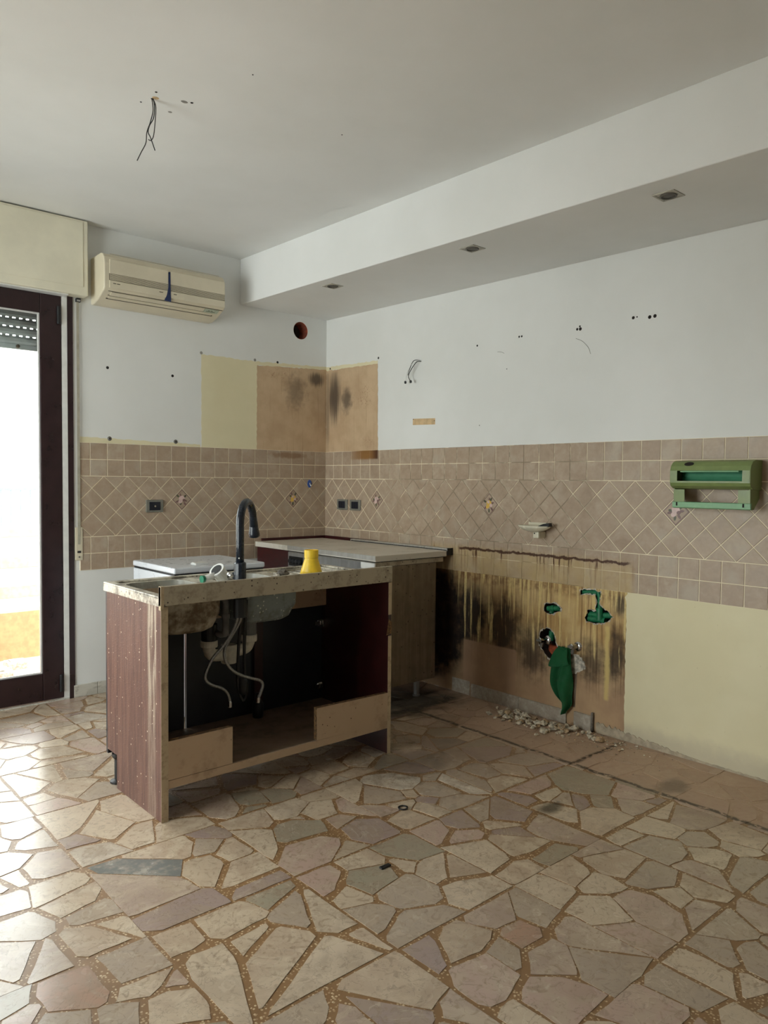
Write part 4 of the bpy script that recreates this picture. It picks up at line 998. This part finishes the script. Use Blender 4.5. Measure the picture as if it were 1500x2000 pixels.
MB().tube(smooth_path([(xr, DY, .58), (xr, DY, .568), (xr-.012, DY, .548), (xr-.04, DY, .540), (-1.72, DY, .538)], 5), 0.026, 16).build('waste_elbow', MT['pvc'], dt, smooth=True)
cyl(-1.725, .490, .570, .034, 'trap_tee', MT['pvc'])
MB().tube(smooth_path([(-1.845, -1.68, .795), (-1.815, -1.69, .796), (-1.795, -1.69, .780), (-1.792, -1.69, .74), (-1.792, -1.69, .633)], 5), 0.014, 14).build('overflow_pipe', MT['pvc_g'], dt, smooth=True)
MB().lathe([(0.0175, 0), (0.0175, 0.02)], (-1.792, -1.69, .705), seg=14).build('overflow_collar', MT['pvc_g'], dt)
MB().tube([(-1.792, -1.69, .638), (-1.80, -1.66, .632), (xl+.03, DY, .632)], 0.013, 12).build('overflow_branch', MT['pvc_g'], dt, smooth=True)
# loose black item at the shelf
tag(MB().lathe([(0.024, 0.1525), (0.026, 0.17), (0.026, 0.22), (0.014, 0.24), (0.010, 0.27)], (-1.462, -1.415, 0), seg=14).build('black_valve', MT['black'], smooth=True), 'small black valve standing on the shelf under the hose end', 'valve')

# ---- things lying on the sink
fn = thing('funnel', (-1.28, -1.58, 0.84), 'yellow plastic funnel standing upside down on the sink drainer', 'funnel')
FX, FY = -1.272, -1.58
MB().lathe([(0.052, 0.840), (0.054, 0.842), (0.047, 0.868), (0.033, 0.912), (0.031, 0.918), (0.031, 0.940)], (FX, FY, 0), seg=28).build('funnel_cone', MT['funnel'], fn, smooth=True)
MB().lathe([(0.031, 0.918), (0.0335, 0.920), (0.0335, 0.957), (0.030, 0.957), (0.029, 0.93)], (FX, FY, 0), seg=28).build('funnel_spout', MT['funnel'], fn)
pf = thing('pipe_fitting', (-1.80, -1.62, 0.842), 'white plastic branch fitting with green cap lying on the sink', 'pipe fitting')
MB().tube([(-1.872, -1.645, .872), (-1.835, -1.640, .878), (-1.80, -1.633, .886)], 0.0135, 14).build('branch_pipe', MT['white_pl'], pf, smooth=True)
MB().tube([(-1.880, -1.646, .8715), (-1.868, -1.6445, .872)], 0.0155, 14).build('end_cap', MT['green_cap'], pf)
MB().tube([(-1.765, -1.625, .866), (-1.800, -1.635, .900)], [0.030, 0.030], 18).build('socket_body', MT['white_pl'], pf)
MB().tube([(-1.795, -1.634, .895), (-1.806, -1.637, .906)], [0.034, 0.034], 18).build('socket_collar', MT['white_pl'], pf)
MB().tube([(-1.8062, -1.6371, .9062), (-1.8066, -1.6372, .9066)], [0.025, 0.025], 18).build('socket_mouth', MT['black'], pf)
def lump(name, loc, r, mat, seed, sq=(1, 1, .7), sub=2):
    bm = bmesh.new(); bmesh.ops.create_icosphere(bm, subdivisions=sub, radius=1.0)
    for v in bm.verts:
        d = 1+0.45*mnoise.noise(v.co*1.7+Vector((seed*3.1, seed, 0))); v.co = Vector((v.co.x*sq[0], v.co.y*sq[1], v.co.z*sq[2]))*d*r
    me = bpy.data.meshes.new(name); bm.to_mesh(me); bm.free(); me.materials.append(mat)
    o = bpy.data.objects.new(name, me); COL.objects.link(o); o.location = loc; return o
tag(lump('crumpled_rag', (-1.45, -1.60, .858), .028, MT['debris'], 3), 'small dark crumpled lump lying behind the sink strip', 'rag')
tag(lump('plaster_piece', (-1.49, -1.615, .852), .016, MT['rough_plaster'], 5), 'pale plaster piece beside the dark lump on the sink', 'plaster')

# ================================================================== WHITE APPLIANCE
wm = thing('dishwasher', (-1.35, -0.6, 0), 'white freestanding dishwasher behind the sink cabinet', 'dishwasher')
WX0, WX1, WY0, WY1 = -1.625, -1.078, -0.872, -0.350
MB().box(WX0+.004, WX1-.004, WY0+.03, WY1, 0.03, 0.785).build('casing', MT['wm'], wm, bevel=0.006)
MB().box(WX0, WX1, WY0, WY1, 0.795, 0.826).build('lid', MT['wm'], wm, bevel=0.008)
MB().box(WX0+.006, WX1-.006, WY0+.012, WY1-.01, 0.785, 0.795).build('lid_gap', MT['wm_dark'], wm)
MB().box(WX0+.004, WX1-.004, WY0+.002, WY0+.03, 0.68, 0.783).build('control_panel', MT['wm'], wm, bevel=0.004)
dd = MB().box(WX0+.004, WX1-.004, WY0+.002, WY0+.03, 0.12, 0.674).build('front_door', MT['wm'], wm, bevel=0.004)
MB().box(-1.42, -1.28, WY0-.012, WY0+.002, 0.64, 0.66).build('door_handle', MT['wm_dark'], dd, bevel=0.003)
for x in (WX0+.05, WX1-.05):
    for y in (WY0+.06, WY1-.06): MB().lathe([(0.02, 0), (0.02, 0.03)], (x, y, 0), seg=12).build('foot', MT['black'], wm)
tag(MB().box(-1.468, -1.392, -0.80, -0.74, 0.8262, 0.836).box(-1.464, -1.396, -.796, -.744, .836, .838).build('plastic_cover', MT['white_pl'], bevel=0.003), 'small white plastic cover lying on the dishwasher lid', 'cover')

# ================================================================== CORNER COUNTER
cc = thing('corner_unit', (-0.3, -0.65, 0), 'dark maroon corner base unit with stained steel end panel and white top', 'cabinet')
CX0, CY0 = -0.625, -1.295
MB().box(-0.605, -0.575, -0.43, -0.03, 0.12, 0.828).build('filler_panel', MT['maroon'], cc, bevel=0.002)
MB().box(CX0+0.01, -0.14, CY0, CY0+0.018, 0.10, 0.800).build('end_panel', MT['steel_side'], cc, bevel=0.002, label='rust-stained steel end panel')
MB().box(CX0+0.03, -0.142, CY0+0.018, -0.43, 0.11, 0.125).build('base_board', MT['beige'], cc)
MB().box(-0.16, -0.142, CY0+0.018, -0.03, 0.125, 0.80).build('back_panel', MT['beige'], cc)
for x, y in ((-0.25, CY0+0.045), (-0.55, CY0+0.06), (-0.55, -0.5), (-0.25, -0.5)):
    MB().lathe([(0.024, 0), (0.024, 0.006), (0.018, 0.010), (0.018, 0.11)], (x, y, 0), seg=16).build('adjustable_leg', MT['steel_front'], cc, smooth=False)
wt = thing('worktop', (-0.3, -0.65, 0.81), 'dusty white worktop slab with aluminium edging in the corner', 'worktop')
MB().box(CX0, -0.055, CY0-0.004, -0.035, 0.832, 0.866).build('top_slab', MT['worktop'], wt, bevel=0.002)
MB().box(CX0+0.004, -0.08, CY0+0.001, -0.45, 0.802, 0.828).build('under_board', MT['frontstrip'], wt)
MB().box(CX0-0.004, CX0, CY0-0.004, -0.43, 0.840, 0.866).build('edge_trim', MT['alu'], wt, bevel=0.001)
MB().box(CX0-0.002, CX0+0.012, CY0-0.002, -0.43, 0.8285, 0.8335).build('shadow_gap', MT['wm_dark'], wt)
MB().box(CX0+0.012, -0.07, CY0-0.001, CY0+0.004, 0.8285, 0.8318).build('shadow_gap', MT['wm_dark'], wt)
rl = MB().box(-0.052, -0.010, CY0-0.006, -0.36, 0.862, 0.880).build('rear_rail', MT['alu'], wt, bevel=0.002)
MB().box(-0.0525, -0.050, CY0, -0.37, 0.866, 0.871).build('rail_groove', MT['wm_dark'], rl)
MB().box(-0.054, -0.008, CY0-0.012, CY0-0.006, 0.838, 0.881).build('rail_end_cap', MT['black'], rl)
up = thing('upstand', (0, 0, 0.85), 'dark maroon upstand strip along the tiles behind the corner worktop', 'upstand')
MB().box(-0.560, -0.007, -0.020, -0.0065, 0.846, 0.882).build('upstand_strip', MT['maroon'], up, bevel=0.001)
MB().box(-0.020, -0.0065, -0.606, -0.021, 0.846, 0.882).build('upstand_strip', MT['maroon'], up, bevel=0.001)
ov = thing('built_in_oven', (-0.35, -0.86, 0.12), 'brushed steel fronted oven under the white corner worktop', 'oven')
MB().box(-0.60, -0.17, CY0+0.03, -0.45, 0.13, 0.795).build('oven_casing', MT['wm_dark'], ov)
MB().box(-0.627, -0.60, CY0+0.002, -0.435, 0.715, 0.826).build('control_panel', MT['steel_front'], ov, bevel=0.003)
od = MB().box(-0.625, -0.60, CY0+0.02, -0.44, 0.20, 0.705).build('oven_door', MT['steel_front'], ov, bevel=0.003)
MB().box(-0.630, -0.625, CY0+0.10, -0.52, 0.28, 0.60).build('oven_window', MT['black'], od)
MB().tube([(-0.655, CY0+0.08, .665), (-0.655, -0.50, .665)], 0.009, 10).build('oven_handle', MT['chrome'], od)
MB().box(-0.630, -0.627, -0.60, -0.45, 0.74, 0.80).build('display', MT['black'], ov)
for i in range(4):
    MB().lathe([(0.016, 0), (0.016, 0.012), (0.012, 0.016)], (-0.630, -0.475-i*0.035, 0.77), (-1, 0, 0), 14).build('knob', MT['wm_dark'], ov)
MB().box(-0.630, -0.627, CY0+0.004, CY0+0.12, 0.79, 0.824).build('side_cap', MT['white_pl'], ov)

# ================================================================== WALL FITTINGS
def socket(mat4, w_, h_, label, nm, face):
    t = thing('wall_socket', mat4.translation, label, 'socket')
    def bx_(u0, u1, v0, v1, n0, n1, name, mat, bev=0.002):
        mb = MB().box(u0, u1, v0, v1, n0, n1); mb.v = [tuple(mat4 @ Vector(p)) for p in mb.v]
        return mb.build(name, mat, t, bevel=bev)
    bx_(-w_/2, w_/2, -h_/2, h_/2, 0, 0.009, 'cover_plate', MT['sock'], 0.005)
    ins = bx_(-w_/2*.62, w_/2*.62, -h_/2*.66, h_/2*.66, 0.009, 0.0115, 'insert', MT['sock_in'], 0.001)
    if face == 'coax':
        mb = MB().lathe([(0.006, 0), (0.006, 0.004), (0.002, 0.004)], (0, 0, 0.0115), seg=12); mb.v = [tuple(mat4 @ Vector(p)) for p in mb.v]; mb.build('aerial_pin', MT['chrome'], ins)
    else:
        for k in (-1, 0, 1):
            mb = MB().lathe([(0.0028, 0), (0.0028, 0.0006)], (0, k*0.011, 0.0115), seg=10); mb.v = [tuple(mat4 @ Vector(p)) for p in mb.v]; mb.build('pin_hole', MT['plug'], ins)
def MW(base, u, v): 
    m = base.copy(); m = m @ Matrix.Translation((u, v, TILE_T+0.0005)); return m
socket(MW(MBK, -1.338, 1.117), 0.115, 0.078, 'grey framed aerial socket on the tiles left of the tap', 'a', 'coax')
socket(MW(MRT, 0.215, 1.115), 0.118, 0.075, 'grey framed dark socket nearest the tiled corner, left of its twin', 'b', 'pins')
socket(MW(MRT, 0.362, 1.115), 0.118, 0.075, 'grey framed dark socket beside the flower tile, right of its twin', 'c', 'pins')
hk = thing('adhesive_hook', (-0.152, -0.007, 1.262), 'small blue oval adhesive hook on the tiles near the corner', 'hook')
mb = MB().lathe([(0.021, 0), (0.021, 0.003), (0.017, 0.005)], (0, 0, 0), (0, -1, 0), 24); mb.v = [(x*0.85-.152, y-.0065, z*1.35+1.262) for x, y, z in mb.v]
mb.build('hook_base', MT['blue'], hk)
MB().tube(smooth_path([(-.152, -.011, 1.268), (-.152, -.016, 1.256), (-.152, -.024, 1.246), (-.152, -.026, 1.256)], 4), 0.003, 8).build('hook_prong', MT['white_pl'], hk)

# soap dish
sd_ = thing('soap_dish', (-0.05, -1.95, 0.99), 'ivory ceramic soap dish on a short stem fixed to the tiles', 'soap dish')
mb = MB().lathe([(0.020, 0.0), (0.060, 0.010), (0.088, 0.026), (0.092, 0.036), (0.086, 0.036), (0.060, 0.020), (0.0, 0.016)], (0, 0, 0), seg=36)
mb.v = [(x*0.62-.066, y*1.1-1.962, z+1.018) for x, y, z in mb.v]; mb.build('dish', MT['soap'], sd_, smooth=True)
MB().box(-0.075, -0.007, -1.998, -1.958, 0.985, 1.022).build('bracket', MT['soap'], sd_, bevel=0.008, seg=3)
MB().lathe([(0.004, 0), (0.004, 0.001)], (-.0755, -1.972, 1.012), (-1, 0, 0), 10).build('bracket_screw', MT['plug'], sd_)
MB().box(-0.012, -0.0065, -2.0, -1.88, 1.03, 1.068).build('back_lip', MT['soap'], sd_, bevel=0.003)
bc = tag(MB().prism([(-0.05, -1.995, 1.052), (-0.05, -2.03, 1.050), (-0.05, -2.068, 1.052), (-0.05, -2.066, 1.072), (-0.05, -2.03, 1.066)], (0.03, 0, 0)).build('black_clip', MT['black'], bevel=0.002), 'black plastic clip lying on the soap dish', 'clip')

# green kitchen roll dispenser
pd = thing('roll_dispenser', (-0.06, -2.92, 1.19), 'green plastic kitchen roll dispenser on the tiles at right', 'dispenser')
S0, S1 = 2.768, 3.118
def gp(prof, s0, s1, name, mat, bev=0.0, smooth=False):
    return MB().prism([(x, -s0, z) for x, z in prof], (0, (s1-s0), 0)).build(name, mat, pd, bevel=bev)
upper = [(-0.008, 1.392), (-0.075, 1.392), (-0.100, 1.384), (-0.118, 1.366), (-0.124, 1.346), (-0.118, 1.346), (-0.112, 1.362), (-0.096, 1.377), (-0.072, 1.384), (-0.008, 1.384)]
gp(upper, S0, S1, 'lid_shell', MT['green'])
gp([(-0.118, 1.3445), (-0.1245, 1.3445), (-0.1255, 1.3395), (-0.118, 1.3395)], S0+.045, S1-.045, 'cutter_edge', MT['green_p'])
gp([(-0.124, 1.292), (-0.124, 1.300), (-0.117, 1.300), (-0.117, 1.290), (-0.09, 1.274), (-0.008, 1.270), (-0.008, 1.262), (-0.095, 1.266), (-0.118, 1.278)], S0, S1, 'trough', MT['green'])
gp([(-0.010, 1.27), (-0.05, 1.28), (-0.062, 1.32), (-0.05, 1.37), (-0.010, 1.384)], S0+.02, S1-.02, 'inner_back', MT['green_d'])
for a, b in ((S0, S0+0.030), (S1-0.030, S1)):
    gp([(-0.1185, 1.30), (-0.1245, 1.30), (-0.1245, 1.346), (-0.1185, 1.346)], a, b, 'front_cheek', MT['green'])
endp = [(-0.008, 1.392), (-0.075, 1.392), (-0.100, 1.384), (-0.118, 1.366), (-0.124, 1.346), (-0.124, 1.292), (-0.118, 1.278), (-0.095, 1.266), (-0.008, 1.262)]
gp(endp, S0-.004, S0, 'end_cap', MT['green'], 0.001); gp(endp, S1, S1+.004, 'end_cap', MT['green'], 0.001)
arm = [(-0.008, 1.262), (-0.100, 1.266), (-0.098, 1.20), (-0.088, 1.178), (-0.060, 1.178), (-0.008, 1.225)]
gp(arm, S0+.004, S0+.010, 'arm', MT['green'], 0.001); gp(arm, S1-.010, S1-.004, 'arm', MT['green'], 0.001)
gp([(-0.098, 1.262), (-0.102, 1.262), (-0.100, 1.205), (-0.096, 1.205)], S0+.004, S0+.055, 'arm_face', MT['green'])
gp([(-0.098, 1.262), (-0.102, 1.262), (-0.100, 1.205), (-0.096, 1.205)], S1-.055, S1-.004, 'arm_face', MT['green'])
gp([(-0.090, 1.176), (-0.104, 1.180), (-0.106, 1.205), (-0.092, 1.207)], S0, S1, 'roll_bar', MT['green_p'], 0.002)
for s in (S0+0.022, S1-0.030): MB().box(-0.1075, -0.105, -s-.003, -s+.003, 1.188, 1.204).build('bar_slot', MT['plug'], pd)
mb = MB().lathe([(0.022, 0.0), (0.022, 0.0016)], (0, 0, 0), (-0.707, 0, 0.707), 24); keep = Vector((-0.109, -(S0+0.078), 1.3755))
mb.v = [tuple(Vector((p[0]*0.55, p[1], p[2]*0.55))+keep) for p in mb.v]; mb.build('lid_notch', MT['plug'], pd)

# wires
def wire(root_label, cat, loc, paths, r, mats, ends=()):
    t = thing('loose_wires', loc, root_label, cat)
    for p, m in zip(paths, mats): MB().tube(smooth_path(p, 6), r, 8).build('wire', m, t, smooth=True)
    for q in ends: MB().lathe([(0.004, 0), (0.0075, 0.004), (0.0075, 0.014), (0.004, 0.018)], q, (0.1, 0, -1), 10).build('connector', MT['wire_b'], t)
    return t
cz = ceil_z(-1.68)
A = Vector((-2.108, -1.681, cz)); rv = Vector((0.75, -0.661, 0))
def cw(*l): return [tuple(A+rv*a+Vector((0, 0, z))) for a, z in l]
wire('thin grey wires dangling from a hole in the ceiling', 'wires', A, [
    cw((0, .01), (0.006, -.04), (-0.004, -.085), (-0.018, -.125), (-0.022, -.165), (-0.04, -.20), (-0.056, -.232)),
    cw((0, .01), (0.011, -.02), (0.008, -.07), (-0.008, -.10), (-0.013, -.125), (-0.004, -.145), (0.013, -.193)),
    cw((0, .01), (0.016, -.025), (0.014, -.08), (0.008, -.135), (-0.002, -.155), (-0.012, -.152))], 0.0019, [MT['wire'], MT['wire_b'], MT['wire']])
lump('ceiling_break', (0, 0, 0), 0.001, MT['cavity'], 1).name = 'ceiling_break'
o = bpy.data.objects['ceiling_break']; bpy.data.objects.remove(o)
def dot_ceiling(x, y, r, mat, name='drill_hole', e=1.0):
    mb = MB().lathe([(r, 0), (r*.8, 0.0012)], (0, 0, 0), (0, 0, -1), 12); mb.v = [(a*e+x, b+y, c+ceil_z(y)-0.0002) for a, b, c in mb.v]; mb.build(name, mat, ceiling)
for x, y, r, m, e in ((-2.118, -1.744, .005, MT['plug'], 1), (-2.006, -1.748, .010, MT['mark'], 1.4), (-1.981, -1.761, .006, MT['plug'], 1), (-2.009, -1.632, .007, MT['mark'], 1.2), (-2.128, -1.631, .004, MT['plug'], 1), (-1.919, -2.102, .003, MT['plug'], 1), (-1.391, -1.945, .003, MT['plug'], 1), (-2.10, -1.70, .011, MT['tan_strip'], 1.2), (-2.106, -1.685, .006, MT['plug'], 1)):
    dot_ceiling(x, y, r, m, e=e)
W0 = Vector((-0.002, -1.003, 2.05))
def ww(*l): return [(-0.002-d, -1.003+ds, 2.05+z) for ds, z, d in l]
wire('white and black wires poking out of the white wall', 'wires', W0, [
    ww((0, 0, 0), (.02, .004, .02), (.06, -.03, .04), (.085, -.075, .045), (.10, -.11, .04), (.108, -.135, .04)),
    ww((0, 0, 0), (.015, -.004, .025), (.05, -.05, .04), (.072, -.09, .042), (.060, -.115, .042), (.040, -.132, .045)),
    ww((0, 0, 0), (.025, .01, .015), (.045, .0, .03), (.06, -.05, .045), (.075, -.085, .045))], 0.0023, [MT['white_pl'], MT['wire_b'], MT['wire']],
    [(-0.042, -1.003+.104, 2.05-.118), (-0.044, -1.003+.052, 2.05-.118)])

# drill holes, screws and marks on the walls
def dotb(x, z, r, mat, name, off=0.0): MB().lathe([(r, 0), (r*.7, 0.0012+off)], (x, 0, z), (0, -1, 0), 12).build(name, mat, wall_back)
def dotr(s, z, r, mat, name): MB().lathe([(r, 0), (r*.7, 0.0014)], (0, -s, z), (-1, 0, 0), 12).build(name, mat, wall_right)
for x, z in ((-1.625, 1.945), (-1.211, 1.937), (-0.426, 2.108)): dotb(x, z, .009, MT['plug'], 'drill_hole')
for x, z in ((-1.615, 1.524), (-1.191, 1.523)):
    dotb(x, z, .014, MT['plug_g'], 'wall_plug', .002); dotb(x, z, .006, MT['plug'], 'drill_hole', .003)
for x, z in ((-0.609, 2.104), (-1.012, 2.105)): dotb(x, z, .010, MT['mark'], 'wall_plug')
for s, z, r in ((.047, 2.103, .008), (.584, 2.12, .008), (1.474, 2.09, .006), (1.785, 2.10, .006), (1.803, 2.10, .006), (2.166, 2.087, .007), (2.185, 2.086, .009), (2.182, 2.10, .005), (2.488, 2.097, .008), (2.508, 2.098, .004), (2.575, 2.087, .009), (2.602, 2.088, .009), (.935, 1.686, .004), (1.125, 1.668, .004), (1.70, 1.93, .003), (1.50, 1.62, .003)):
    dotr(s, z, r, MT['plug'], 'drill_hole')
rprism([(.930, 1.650), (1.133, 1.644), (1.133, 1.683), (.930, 1.690)], -0.0006, 0.001).build('bare_strip', MT['tan_strip'], wall_right, label='narrow tan strip of bare wall')
MB().tube(smooth_path([(-.0006, -2.16, 2.04), (-.0006, -2.20, 2.02), (-.0006, -2.235, 1.985), (-.0006, -2.25, 1.95)], 5), 0.0012, 6).build('scratch_mark', MT['mark'], wall_right)
MB().tube(smooth_path([(-.0006, -1.63, 2.035), (-.0006, -1.66, 2.03), (-.0006, -1.68, 2.02)], 5), 0.0012, 6).build('scratch_mark', MT['mark'], wall_right)

# recessed spots in the soffit
for (x, y, lab) in ((-0.605, -0.86, 'square recessed spotlight in the soffit nearest the air conditioner'), (-0.58, -1.95, 'square recessed spotlight in the middle of the soffit'), (-0.56, -2.96, 'square recessed spotlight in the soffit nearest the camera')):
    zs = soff_z(y); t = thing('recessed_spotlight', (x, y, zs), lab, 'spotlight', 'soffit spotlights')
    mb = MB(); a = 0.046; b = 0.036
    mb.box(x-a, x+a, y-a, y-b, zs-.004, zs+.001).box(x-a, x+a, y+b, y+a, zs-.004, zs+.001).box(x-a, x-b, y-b, y+b, zs-.004, zs+.001).box(x+b, x+a, y-b, y+b, zs-.004, zs+.001).build('square_frame', MT['spot'], t, bevel=0.001)
    MB().box(x-b, x+b, y-b, y+b, zs-.0025, zs-.0005).build('inner_plate', MT['spot'], t)
    MB().tube([(x+.029*math.cos(2*PI*k/24), y+.029*math.sin(2*PI*k/24), zs-.004) for k in range(24)], 0.004, 8, closed=True).build('lamp_ring', MT['spot_d'], t, smooth=True)
    MB().lathe([(0.024, 0), (0.015, 0.003)], (x, y, zs-.0025), (0, 0, -1), 20).build('lamp', MT['spot_d'], t)

# ================================================================== PIPES AND VALVES IN THE WALL
g1 = thing('green_water_pipe', (0.02, -2.33, 0.6), 'green water pipe bending down into the larger wall cavity', 'pipe')
PX = 0.012
MB().tube(smooth_path([(PX, -2.228, .716), (PX, -2.29, .722), (PX, -2.318, .722), (PX, -2.326, .706), (PX, -2.328, .68), (PX, -2.331, .60)], 5), 0.0125, 14).build('bent_pipe', MT['ppr'], g1, smooth=True)
MB().tube([(PX, -2.29, .722), (PX, -2.315, .722)], 0.016, 14).build('elbow_socket', MT['ppr'], g1); MB().tube([(PX-.002, -2.3295, .645), (PX-.002, -2.331, .585)], 0.018, 14).build('tee_socket', MT['ppr'], g1)
MB().tube([(PX+.012, -2.255, .604), (PX+.012, -2.40, .612)], 0.015, 14).build('cross_pipe', MT['ppr'], g1)
MB().tube([(PX+.004, -2.262, .582), (PX+.004, -2.36, .582)], 0.0155, 14).build('cross_pipe', MT['ppr'], g1)
g2 = thing('green_pipe_tee', (0.02, -2.045, 0.605), 'green pipe tee inside the small wall cavity above the valves', 'pipe')
MB().tube([(PX, -2.005, .600), (PX, -2.09, .612)], 0.014, 14).build('tee_run', MT['ppr'], g2); MB().tube([(PX, -2.035, .61), (PX, -2.03, .578)], 0.013, 14).build('tee_branch', MT['ppr'], g2); MB().tube([(PX, -2.03, .603), (PX, -2.05, .606)], 0.018, 14).build('tee_collar', MT['ppr'], g2)
def valve(s, z, lab, tilt):
    t = thing('shutoff_valve', (0, -s, z), lab, 'valve'); ax = Vector((-1, tilt, 0.05)).normalized(); o = Vector((0.006 if tilt else -.002, -s, z))
    MB().lathe([(0.030, 0), (0.030, 0.004), (0.020, 0.012), (0.016, 0.014)], o, ax, 24).build('rosette', MT['chrome'], t, smooth=True)
    MB().lathe([(0.013, 0.012), (0.013, 0.040), (0.016, 0.042), (0.016, 0.056), (0.011, 0.060)], o, ax, 16).build('valve_body', MT['chrome'], t)
    e = o+ax*0.035
    MB().tube([tuple(e), tuple(e+Vector((0, 0.010, -0.038)))], [0.010, 0.009], 6).build('outlet_stub', MT['plug_g'], t)
    e = o+ax*0.058
    MB().box(e.x-.008, e.x+.004, e.y-.016, e.y+.016, e.z-.006, e.z+.006).build('valve_handle', MT['plug_g'], t, bevel=0.002)
valve(2.012, .428, 'corroded shutoff valve at the left of the broken hole', 0.25); valve(2.207, .427, 'bright chrome shutoff valve at the right of the broken hole', 0.12)
MB().tube([(PX, -2.035, .48), (PX, -2.03, .43)], 0.016, 12).build('green_pipe_end', MT['ppr'], bpy.data.objects['shutoff_valve'])

# green rag
rows = [(880, 355, 472), (940, 340, 485), (1000, 320, 500), (1080, 300, 505), (1150, 288, 506), (1210, 288, 503), (1270, 294, 500), (1330, 325, 498), (1390, 358, 502), (1440, 382, 509), (1480, 392, 498), (1520, 404, 462), (1560, 420, 432)]
def sz(x, y): return 2.150+(x-425)*.00059, .060+(1560-y)*.00053
nc = 12; vs = []; fs = []
for i, (y, a, b) in enumerate(rows):
    for k in range(nc+1):
        t = k/nc; s, z = sz(a+(b-a)*t, y)
        fold = 0.015*math.sin(t*9.0+i*0.35)+0.011*math.sin(t*17+i*0.9+1)
        x = -0.024-0.018*math.sin(PI*t)-fold*(0.5+0.5*min(1, i/3))-(0.012 if 1 < i < 9 else 0)
        vs.append((min(x, -0.004), -s, z))
for i in range(len(rows)-1):
    for k in range(nc): fs.append((i*(nc+1)+k, i*(nc+1)+k+1, (i+1)*(nc+1)+k+1, (i+1)*(nc+1)+k))
flap = [[(355, 885), (400, 900), (440, 880), (472, 890)], [(330, 960), (390, 985), (440, 960), (490, 970)], [(300, 1040), (370, 1050), (440, 1035), (512, 1035)], [(264, 1112), (330, 1100), (420, 1080), (508, 1042)]]
o0 = len(vs)
for i, rw in enumerate(flap):
    for k, (x, y) in enumerate(rw):
        s, z = sz(x, y); vs.append((-0.060-0.008*math.sin(i*1.3+k*2.1)+(0.02 if i == 0 else 0), -s, z))
for i in range(3):
    for k in range(3): a = o0+i*4+k; fs.append((a, a+1, a+5, a+4))
# the tucked-in top
tk = []
for k in range(9):
    a = 2*PI*k/8; s, z = sz(412+45*math.cos(a), 900-10*math.sin(a)); tk.append((-0.03-0.022*math.sin(a), -s, z+0.006*math.cos(3*a)))
rg_mb = MB(); rg_mb._add(vs, fs)
rag = rg_mb.build('green_rag', MT['rag'], smooth=True)
sm = rag.modifiers.new('thick', 'SOLIDIFY'); sm.thickness = 0.003; sb = rag.modifiers.new('sub', 'SUBSURF'); sb.levels = 1; sb.render_levels = 2
tag(rag, 'green cloth rag stuffed into the broken wall hole, hanging down', 'rag')
e = MB().tube(tk, 0.004, 6, closed=False).build('rag_hem', MT['rag'], rag, smooth=True)

# ================================================================== RUBBLE, SMALL THINGS ON THE FLOOR
rr = random.Random(11)
def chunk_mesh(seed):
    bm = bmesh.new(); rr2 = random.Random(seed)
    for _ in range(11):
        v = Vector((rr2.gauss(0, 1), rr2.gauss(0, 1), rr2.gauss(0, 1))).normalized(); bm.verts.new((v.x*rr2.uniform(.7, 1.2), v.y*rr2.uniform(.6, 1), v.z*rr2.uniform(.45, .7)))
    bmesh.ops.convex_hull(bm, input=bm.verts)
    for v in [v for v in bm.verts if not v.link_faces]: bm.verts.remove(v)
    me = bpy.data.meshes.new('rubble_chunk'); bm.to_mesh(me); bm.free(); me.materials.append(MT['rubble'] if seed % 3 else MT['rubble2']); return me
CH = [chunk_mesh(i) for i in range(9)]
cnt = 0
def chunk(x, y, r, z=None):
    o = bpy.data.objects.new('rubble_chunk', rr.choice(CH)); COL.objects.link(o)
    o.location = (x, y, r*0.42 if z is None else z); o.scale = (r, r, r); o.rotation_euler = (rr.uniform(-.3, .3), rr.uniform(-.3, .3), rr.uniform(0, 6.3))
    tag(o, 'broken plaster chunk in the rubble heap under the green rag', 'rubble', 'rubble chunks under the rag')
for i in range(130):
    t = rr.random(); s = 1.72+0.75*t
    x = -0.03-abs(rr.gauss(0, 0.085))-0.02; s = rr.gauss(2.04, 0.17)
    if s < 1.68 or s > 2.62 or x < -0.33: continue
    chunk(x, -s, rr.choice((.008, .010, .013, .016, .022, .028)))
for i in range(60):
    s = rr.gauss(2.42, 0.14); x = -0.03-abs(rr.gauss(0, 0.09)); chunk(x, -s, rr.choice((.004, .006, .008, .010)))
for x, s, r in ((-.15, 1.83, .034), (-.10, 2.18, .030), (-.12, 2.08, .032), (-.07, 2.24, .03), (-.20, 1.78, .022), (-.09, 1.93, .03), (-.06, 1.80, .024)): chunk(x, -s, r)
mb = MB()
for i in range(420):
    s = rr.gauss(2.15, 0.26); x = -0.015-abs(rr.gauss(0, 0.13)); r = rr.uniform(.0015, .0042)
    if x < -.45: continue
    p = [(x+r*rr.uniform(.6, 1.2)*math.cos(a), -s+r*rr.uniform(.6, 1.2)*math.sin(a), 0.0) for a in (0, 1.6, 3.1, 4.7)]
    mb._add(p+[(x, -s, r)], [(0, 1, 4), (1, 2, 4), (2, 3, 4), (3, 0, 4)])
dg = mb.build('plaster_grit', MT['dust']); dg['kind'] = 'stuff'; tag(dg, 'fine plaster grit scattered along the foot of the stained wall', 'grit')
tag(MB().tube([(-1.382+.0175*math.cos(2*PI*k/28), -2.353+.0175*math.sin(2*PI*k/28), .0032) for k in range(28)], 0.003, 10, closed=True).build('rubber_ring', MT['black'], smooth=True), 'small black rubber ring lying on the stone floor', 'ring')
tag(MB().box(-1.757, -1.715, -2.655, -2.640, 0, .006).build('black_scrap', MT['black'], bevel=0.002), 'small black scrap lying on the floor before the cabinet', 'scrap')
